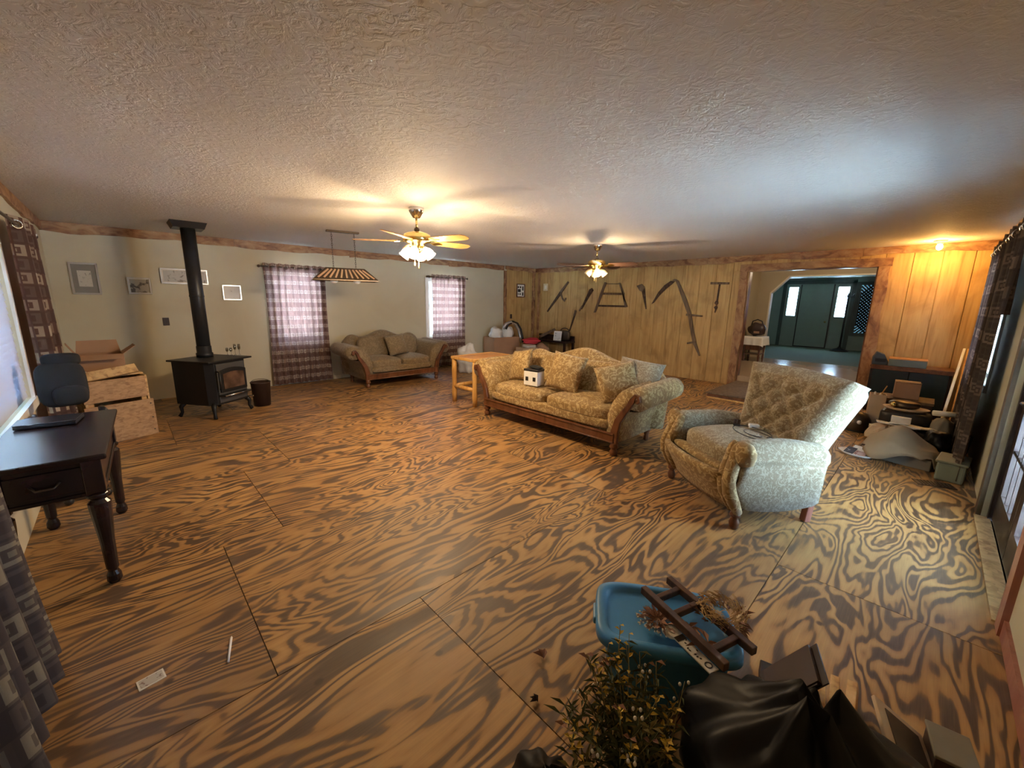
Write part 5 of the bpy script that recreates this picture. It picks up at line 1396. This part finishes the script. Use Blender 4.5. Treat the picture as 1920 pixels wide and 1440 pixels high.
hk = thing('desk_lamp', 'bent white-tipped desk lamp arm sticking up behind the grey-green tub', 'lamp', (5.62, -0.36, 0))
G().lathe([(0.06, 0), (0.06, 0.015), (0.015, 0.03)], 16).obj('base', M['black'], hk, smooth=True)
G().tube([(0, 0, 0.02), (0.01, -0.03, 0.22), (0.0, -0.04, 0.36), (-0.04, 0.0, 0.41), (-0.10, 0.03, 0.36)], 0.009, 8).obj('arm', M['black'], hk, smooth=True)
G().tube([(-0.10, 0.03, 0.36), (-0.13, 0.04, 0.27)], [0.014, 0.02], 8).obj('tip', M['white'], hk, smooth=True)
tp = thing('photo_tray', 'oval white-rimmed tray of loose photos on the floor right of the recliner', 'tray', (5.48, 0.37, 0), R(-20))
G().lathe([(0.0, 0.0), (0.13, 0.0), (0.165, 0.025), (0.16, 0.028), (0.125, 0.007), (0.0, 0.007)], 28, Matrix.Scale(0.75, 4, (1, 0, 0)), cap=False).obj('dish', M['white'], tp, smooth=True)
G().box((-0.02, 0.05, 0.035), (0.10, 0.085, 0.006), ry=R(-25)).obj('photo', m_print('blue_photo', (0.04, 0.05, 0.07), (0.30, 0.33, 0.38), 20, 0.55), tp)
G().box((-0.01, -0.045, 0.035), (0.10, 0.095, 0.006), ry=R(-22)).obj('photo', m_print('pink_photo', (0.50, 0.36, 0.34), (0.18, 0.08, 0.08), 22, 0.52), tp)
G().box((0.035, -0.01, 0.06), (0.07, 0.13, 0.006), ry=R(-30)).obj('card', M['paper'], tp)
bw = thing('helmet', 'dark rounded helmet with a small white knob left of the tan paper sack', 'helmet', (6.62, 0.50, 0), 0)
G().lathe([(0.13, 0), (0.14, 0.06), (0.13, 0.15), (0.09, 0.22), (0.0, 0.25)], 20, cap=False).obj('shell', M['bronze'], bw, smooth=True)
G().lathe([(0.13, 0), (0.155, 0.005), (0.155, 0.015), (0.138, 0.02)], 20, cap=False).obj('brim', M['black'], bw, smooth=True)
G().blob((-0.135, -0.03, 0.13), (0.025, 0.025, 0.025), 6).obj('knob', M['white'], bw, smooth=True)
vt = thing('floor_vent', 'dark louvred floor register in front of the beige blanket', 'floor vent', (5.05, -0.21, 0.0), R(-68))
G().box((0, 0, 0.003), (0.26, 0.13, 0.006)).obj('frame', M['darkbrown'], vt)
for k in range(9): G().box((-0.096 + 0.024 * k, 0, 0.008), (0.008, 0.10, 0.006), ry=R(25)).obj('louvre', M['bronze'], vt)

# ------------------------------------------------------------------ foreground: blue tote with things on it
BA = R(-55)
bt = thing('storage_tote', 'blue plastic storage tote with lid in the foreground', 'tote', (1.425, 0.575, 0), BA)
G().surf(lambda u, v: (lambda a, k: (math.copysign(abs(math.cos(a)) ** 0.35, math.cos(a)) * (0.205 + 0.03 * k), math.copysign(abs(math.sin(a)) ** 0.35, math.sin(a)) * (0.125 + 0.025 * k), 0.275 * k))(2 * PI * u, v), 48, 6, closeu=True).obj('body', M['bluebin'], bt, smooth=True)
def rr(u, sx, sy):
    a = 2 * PI * u
    return (math.copysign(abs(math.cos(a)) ** 0.4, math.cos(a)) * sx, math.copysign(abs(math.sin(a)) ** 0.4, math.sin(a)) * sy)
lidp = [(0.262, 0.176, 0.262), (0.268, 0.182, 0.268), (0.266, 0.180, 0.300), (0.258, 0.172, 0.308), (0.238, 0.152, 0.308), (0.228, 0.142, 0.302), (0.224, 0.138, 0.288), (0.215, 0.128, 0.285), (0.001, 0.001, 0.288)]
def lidf(u, v):
    i = min(int(round(v * (len(lidp) - 1))), len(lidp) - 1)
    x, y = rr(u, lidp[i][0], lidp[i][1]); return (x, y, lidp[i][2])
G().surf(lidf, 64, len(lidp) - 1, closeu=True).obj('lid', M['bluebin'], bt, smooth=True)
for sx in (-1, 1): G().box((sx * 0.262, 0, 0.272), (0.03, 0.09, 0.03)).obj('latch', M['bluebin'], bt, bev=0.006)
ld = thing('plant_ladder', 'small dark wooden ladder frame lying across the blue tote lid', 'ladder', (1.45, 0.48, 0.315))
def L_(p): return (p[0] - 1.45, p[1] - 0.48, p[2])
ldm = m_board('dark_ladder_wood', (0.035, 0.016, 0.009), (0.075, 0.035, 0.018), (0.12, 0.06, 0.03), rough=0.5)
G().bar(L_((1.455, 0.685, 0.035)), L_((1.315, 0.305, 0.035)), 0.026, 0.032).obj('rail', ldm, ld, bev=0.003)
G().bar(L_((1.595, 0.640, 0.035)), L_((1.455, 0.260, 0.035)), 0.026, 0.032).obj('rail', ldm, ld, bev=0.003)
for q in (0.17, 0.40, 0.84):
    a = Vector((1.455, 0.685, 0.035)).lerp(Vector((1.315, 0.305, 0.035)), q); b = Vector((1.595, 0.640, 0.035)).lerp(Vector((1.455, 0.260, 0.035)), q)
    G().bar(L_(a + (b - a) * 0.09), L_(b + (a - b) * 0.09), 0.022, 0.026).obj('rung', ldm, ld, bev=0.003)
st_ = thing('ruler_strip', 'cream printed strip with dark marks lying on the blue tote lid', 'strip', (1.335, 0.425, 0.312), R(70))
G().box((0, 0, 0.004), (0.19, 0.042, 0.006)).obj('strip', M['paper'], st_, bev=0.001, seg=1)
G().box((0.055, 0, 0.0075), (0.022, 0.042, 0.002)).obj('band', M['bronze'], st_)
rng = random.Random(5)
for k in range(9): G().box((-0.04 + 0.010 * k, rng.uniform(-0.013, 0.013), 0.0075), (0.004, 0.007, 0.002), rz=rng.uniform(0, 3)).obj('mark', M['black'], st_)
G().lathe([(0.013, 0.0), (0.013, 0.002), (0.010, 0.002), (0.010, 0.0)], 14, Matrix.Translation((-0.07, 0, 0.0068)), cap=False).obj('ring_mark', M['black'], st_)
def bunch(name, label, cat, loc, parts):
    t = thing(name, label, cat, loc)
    for pn, gmesh, mt, sm in parts:
        o = gmesh.obj(pn, mt, t, smooth=sm, weld=False); o['kind'] = 'stuff'
    return t
straw = plain('straw', (0.48, 0.31, 0.12), 0.85, 0, 0.3, 20); leafbrown = plain('dry_leaf', (0.26, 0.13, 0.08), 0.8, 0, 0.3, 20)
leafpink = plain('pink_dry_leaf', (0.42, 0.24, 0.18), 0.8, 0, 0.25, 20)
leafgreen = plain('dull_green_leaf', (0.075, 0.085, 0.03), 0.75, 0, 0.35, 12); leafyel = plain('yellow_blossom', (0.60, 0.40, 0.05), 0.7, 0, 0.3, 14)
leafolive = plain('olive_leaf', (0.20, 0.16, 0.05), 0.75, 0, 0.3, 12)
bud = plain('white_bud', (0.80, 0.76, 0.68), 0.6)
rng = random.Random(12)
lv, sm_, bd_ = G(), G(), G()
for k in range(60):
    a, e = rng.uniform(0, 2 * PI), rng.uniform(-0.1, 1.0)
    d = Vector((math.cos(a), math.sin(a), e)).normalized(); p = d * rng.uniform(0.0, 0.045)
    p.z = abs(p.z) * 0.7
    lv.leaf(p, d, (0, 0, 1), rng.uniform(0.025, 0.055), rng.uniform(0.012, 0.024), rng.uniform(-0.2, 0.5))
for k in range(46):
    a = rng.uniform(PI * 0.55, PI * 1.35); d = Vector((math.cos(a), math.sin(a), rng.uniform(0.05, 0.5)))
    q = d * rng.uniform(0.045, 0.085); q.z = max(0.008, q.z)
    sm_.tube([(0, 0, 0.02), q * 0.6 + Vector((0, 0, 0.012)), q], 0.0009, 3); bd_.blob(q, (0.0035, 0.0035, 0.0035), 3)
bunch('dried_bouquet', 'pinkish dried flower bunch with white sprigs on the blue tote lid', 'dried flowers', (1.375, 0.575, 0.308), [('leaf', lv, leafpink, False), ('stem', sm_, leafbrown, False), ('bud', bd_, bud, True)])
hy, hl, hb_ = G(), G(), G()
for k in range(260):
    a = rng.uniform(0, 2 * PI); r0 = 0.055 + rng.uniform(-0.02, 0.02)
    p = Vector((r0 * math.cos(a), 1.2 * r0 * math.sin(a), rng.uniform(0.02, 0.07))); d = Vector((-math.sin(a), math.cos(a), rng.uniform(-0.3, 0.7))) * rng.uniform(0.02, 0.05)
    hy.tube([p, p + d * 0.5 + Vector((0, 0, 0.006)), p + d], 0.0012, 3)
for k in range(40):
    a = rng.uniform(0, 2 * PI); p = Vector((0.06 * math.cos(a), 0.07 * math.sin(a), rng.uniform(0.0, 0.05)))
    hl.leaf(p, (math.cos(a), math.sin(a), rng.uniform(-0.2, 0.8)), (0, 0, 1), rng.uniform(0.03, 0.06), rng.uniform(0.01, 0.02), 0.3)
bunch('straw_wreath', 'straw wreath with brown dry leaves beside the ladder on the tote', 'wreath', (1.545, 0.405, 0.325), [('straw', hy, straw, False), ('leaf', hl, leafbrown, False)])
lf2 = G()
for k in range(14):
    a = rng.uniform(0, 2 * PI); lf2.leaf((rng.uniform(-0.03, 0.03), rng.uniform(-0.05, 0.05), 0.015), (math.cos(a), math.sin(a), 0.15), (0, 0, 1), rng.uniform(0.04, 0.07), rng.uniform(0.014, 0.022), 0.2)
bunch('dry_leaf_spray', 'brown dry leaf spray lying under the middle of the ladder', 'dried flowers', (1.40, 0.44, 0.31), [('leaf', lf2, leafbrown, False)])
wc = thing('glass_coaster', 'round grey coaster lying beside the cream strip on the tote', 'coaster', (1.365, 0.515, 0.311))
G().lathe([(0.036, 0), (0.036, 0.008), (0.030, 0.008), (0.028, 0.005), (0.0, 0.005)], 20, cap=False).obj('rim', M['silver'], wc, smooth=True)
G().lathe([(0.028, 0.0051), (0.0, 0.0055)], 20, cap=False).obj('face', M['paper'], wc)

# ------------------------------------------------------------------ foreground: artificial plants, black bags, books
rng = random.Random(31)
stem, lg, ly, lo, lw, lb_ = G(), G(), G(), G(), G(), G()
base = Vector((0.93, 0.40, 0.0))
for k in range(85):
    tip = Vector((rng.uniform(0.74, 1.20), 0, rng.uniform(0.20, 0.37)))
    tip.y = rng.uniform(0.30, 0.60) * (0.85 + 0.25 * tip.x)
    b = base + Vector((rng.uniform(-0.09, 0.09), rng.uniform(-0.09, 0.09), 0.0))
    m_ = b.lerp(tip, 0.55) + Vector((0, 0, 0.05)); L = tip - b
    if k == 0: tip = Vector((1.165, 0.585, 0.385))
    if k == 1: tip = Vector((1.10, 0.625, 0.36))
    pts = [b - base, m_ - base, tip - base]
    stem.tube(pts, [0.0028, 0.002, 0.0012], 4)
    kind = k % 5
    for q in range(16):
        s = 0.35 + 0.65 * q / 15
        p = (b.lerp(m_, s * 2) if s < 0.5 else m_.lerp(tip, (s - 0.5) * 2)) - base
        a = q * 2.4; d = Vector((math.cos(a), math.sin(a), 0.5))
        if k < 2 or (kind == 0 and q > 6):
            if s > 0.55: ly.leaf(p, d, (0, 0, 1), 0.020 + 0.022 * (1 - s) * 2, 0.013, 0.3)
            else: lg.leaf(p, d, (0, 0, 1), 0.045, 0.014, 0.2)
        elif kind == 1: lo.leaf(p, d, (0, 0, 1), rng.uniform(0.025, 0.045), 0.012, 0.25)
        elif kind == 2 and q > 13: lb_.leaf(p, d, (0, 0, 1), rng.uniform(0.02, 0.04), 0.016, 0.35)
        elif kind == 3 and q > 13: lw.blob(p + d * 0.012, (0.005, 0.005, 0.007), 4)
        else: lg.leaf(p, d, (0, 0, 1), rng.uniform(0.035, 0.07), rng.uniform(0.005, 0.012), 0.2)
bunch('artificial_plants', 'bushy bundle of artificial stems with yellow spikes in the foreground', 'plant', base[:], [('stem', stem, leafolive, False), ('leaf', lg, leafgreen, False), ('yellow_leaf', ly, leafyel, False), ('olive_leaf', lo, leafolive, False), ('brown_leaf', lb_, leafbrown, False), ('bud', lw, bud, True)])
def trashbag(label, c, r, seed, neck):
    rnd = random.Random(seed); H = [rnd.uniform(0, 6) for _ in range(8)]
    def f(u, v):
        a = 2 * PI * u
        prof = math.sin(PI * min(1.0, v * 1.02)) ** 0.6 if v < 0.5 else (math.sin(PI * v) ** 0.62 if v < 0.88 else math.sin(PI * 0.88) ** 0.62 * (1 - (v - 0.88) / 0.12 * 0.72))
        if v == 0: prof = 0.55
        folds = 1 + 0.10 * math.sin(3 * a + H[0] + 4 * v) + 0.07 * math.sin(7 * a + H[1] + 9 * v) + 0.05 * math.sin(13 * a + H[2] - 6 * v) * (0.4 + v) + 0.06 * math.sin(9 * v + 2 * a + H[3])
        z = r[2] * (v ** 0.8) * (1 + 0.06 * math.sin(2 * a + H[4]))
        if v > 0.88: z += neck * (v - 0.88) / 0.12 * (1 + 0.5 * math.sin(5 * a + H[5]))
        if v == 0: z = 0
        return (r[0] * prof * folds, 0, z) if False else (r[0] * prof * folds * math.cos(a), r[1] * prof * folds * math.sin(a), max(0.0, z))
    gq = G().surf(f, 72, 26, closeu=True)
    gq._add([f(i / 72, 1.0) for i in range(72)], [tuple(range(72))])
    gq._add([f(i / 72, 0.0) for i in range(72)], [tuple(range(71, -1, -1))])
    return props(gq.obj('trash_bag', M['bag'], None, c, smooth=True), label, 'bag')
trashbag('large full black trash bag filling the lower right foreground', (1.17, 0.06, 0), (0.29, 0.29, 0.46), 3, 0.07)
trashbag('small black trash bag cut by the bottom edge, left of the artificial plants', (0.70, 0.56, 0), (0.14, 0.13, 0.20), 8, 0.03)
ob = thing('hardback_book', 'dark maroon hardback book propped behind the large black trash bag', 'book', (1.66, 0.17, 0.0), R(20))
G().box((0, 0, 0.16), (0.17, 0.025, 0.22), rx=R(35)).obj('page_block', M['darkbrown'], ob)
maroon = plain('maroon_cover', (0.014, 0.006, 0.007), 0.5)
G().box((0, -0.014, 0.17), (0.185, 0.005, 0.235), rx=R(35)).box((0, 0.014, 0.15), (0.185, 0.005, 0.235), rx=R(35)).obj('cover', maroon, ob)
mbx = thing('shoe_box', 'dark box under the maroon book by the large black bag', 'box', (1.70, 0.19, 0), R(15))
G().box((0, 0, 0.03), (0.22, 0.16, 0.06)).obj('body', maroon, mbx, bev=0.004)
for i, (x, y, rz_, lb) in enumerate(((1.73, 0.075, 8, 'narrow pale pine slat standing in the row by the maroon book, first from the book'), (1.755, 0.04, 6, 'orange pine slat in the middle of the three slats by the maroon book'), (1.775, -0.005, 3, 'orange pine slat nearest the grey picture frame'))):
    props(G().box((0, 0, 0), (0.22, 0.026 + 0.003 * i, 0.10), rx=R(-8)).obj('pine_board', M['pine'], None, (x, y, 0.058), rz=R(rz_), bev=0.002, seg=1), lb, 'board', None)
gp = thing('framed_picture', 'grey-backed picture frame leaning on the floor at the lower right', 'picture', (1.74, -0.155, 0.0), R(15))
G().box((0, 0, 0.075), (0.26, 0.015, 0.17), rx=R(-58)).obj('frame', M['cardlight'], gp, bev=0.003)
G().box((0, -0.0078, 0.0795), (0.20, 0.006, 0.115), rx=R(-58)).obj('backing', M['bronze'], gp)
gl_ = thing('tin_box', 'dark box with a grey lid at the lower right corner', 'box', (1.83, -0.26, 0), R(10))
G().box((0, 0, 0.045), (0.14, 0.10, 0.09)).obj('body', M['darkbrown'], gl_, bev=0.004)
G().box((0, 0, 0.0955), (0.15, 0.11, 0.012)).obj('lid', greyc, gl_, bev=0.003)
wp = thing('envelope', 'white envelope on the floor at the bottom right corner', 'paper', (1.76, -0.355, 0), R(25))
G().box((0, 0, 0.003), (0.18, 0.11, 0.005)).obj('sheet', M['white'], wp)
G().box((0, 0.028, 0.0065), (0.176, 0.05, 0.002)).obj('flap', M['paper'], wp)

# ------------------------------------------------------------------ litter on the floor
pc_ = thing('postcard', 'small printed card lying on the dark left part of the floor', 'card', (-0.10, 1.99, 0), R(8))
G().box((0, 0, 0.0015), (0.085, 0.06, 0.003)).obj('card', M['paper'], pc_)
G().box((0, 0, 0.0034), (0.073, 0.048, 0.001)).obj('print', m_print('card_print', (0.50, 0.46, 0.40), (0.22, 0.14, 0.12), 40, 0.55), pc_)
cg = thing('white_pencil', 'thin white stick lying on the floor right of the card', 'stick', (0.16, 1.945, 0), R(76))
G().tube([(-0.075, 0, 0.005), (0.07, 0, 0.005)], 0.005, 8).obj('shaft', M['white'], cg, smooth=True)
G().tube([(0.07, 0, 0.005), (0.082, 0, 0.005)], [0.005, 0.001], 8).obj('tip', M['paper'], cg, smooth=True)
for i, (x, y, a, mt, s, lb) in enumerate(((1.145, 0.96, 0.6, leafbrown, 1.0, 'curled brown leaf with a pale tip on the floor left of the blue tote'), (0.985, 0.845, 1.3, M['darkbrown'], 0.7, 'tiny dark dry leaf on the floor above the black bag'))):
    gx = G()
    for k in range(3): gx.leaf((0, 0, 0.006 + 0.004 * k), (math.cos(a + 0.7 * k), math.sin(a + 0.7 * k), 0.25), (0, 0, 1), 0.05 * s, 0.026 * s, 0.5)
    props(gx.obj('dry_leaf', mt, None, (x, y, 0), weld=False, solid=0.001), lb, 'leaf')
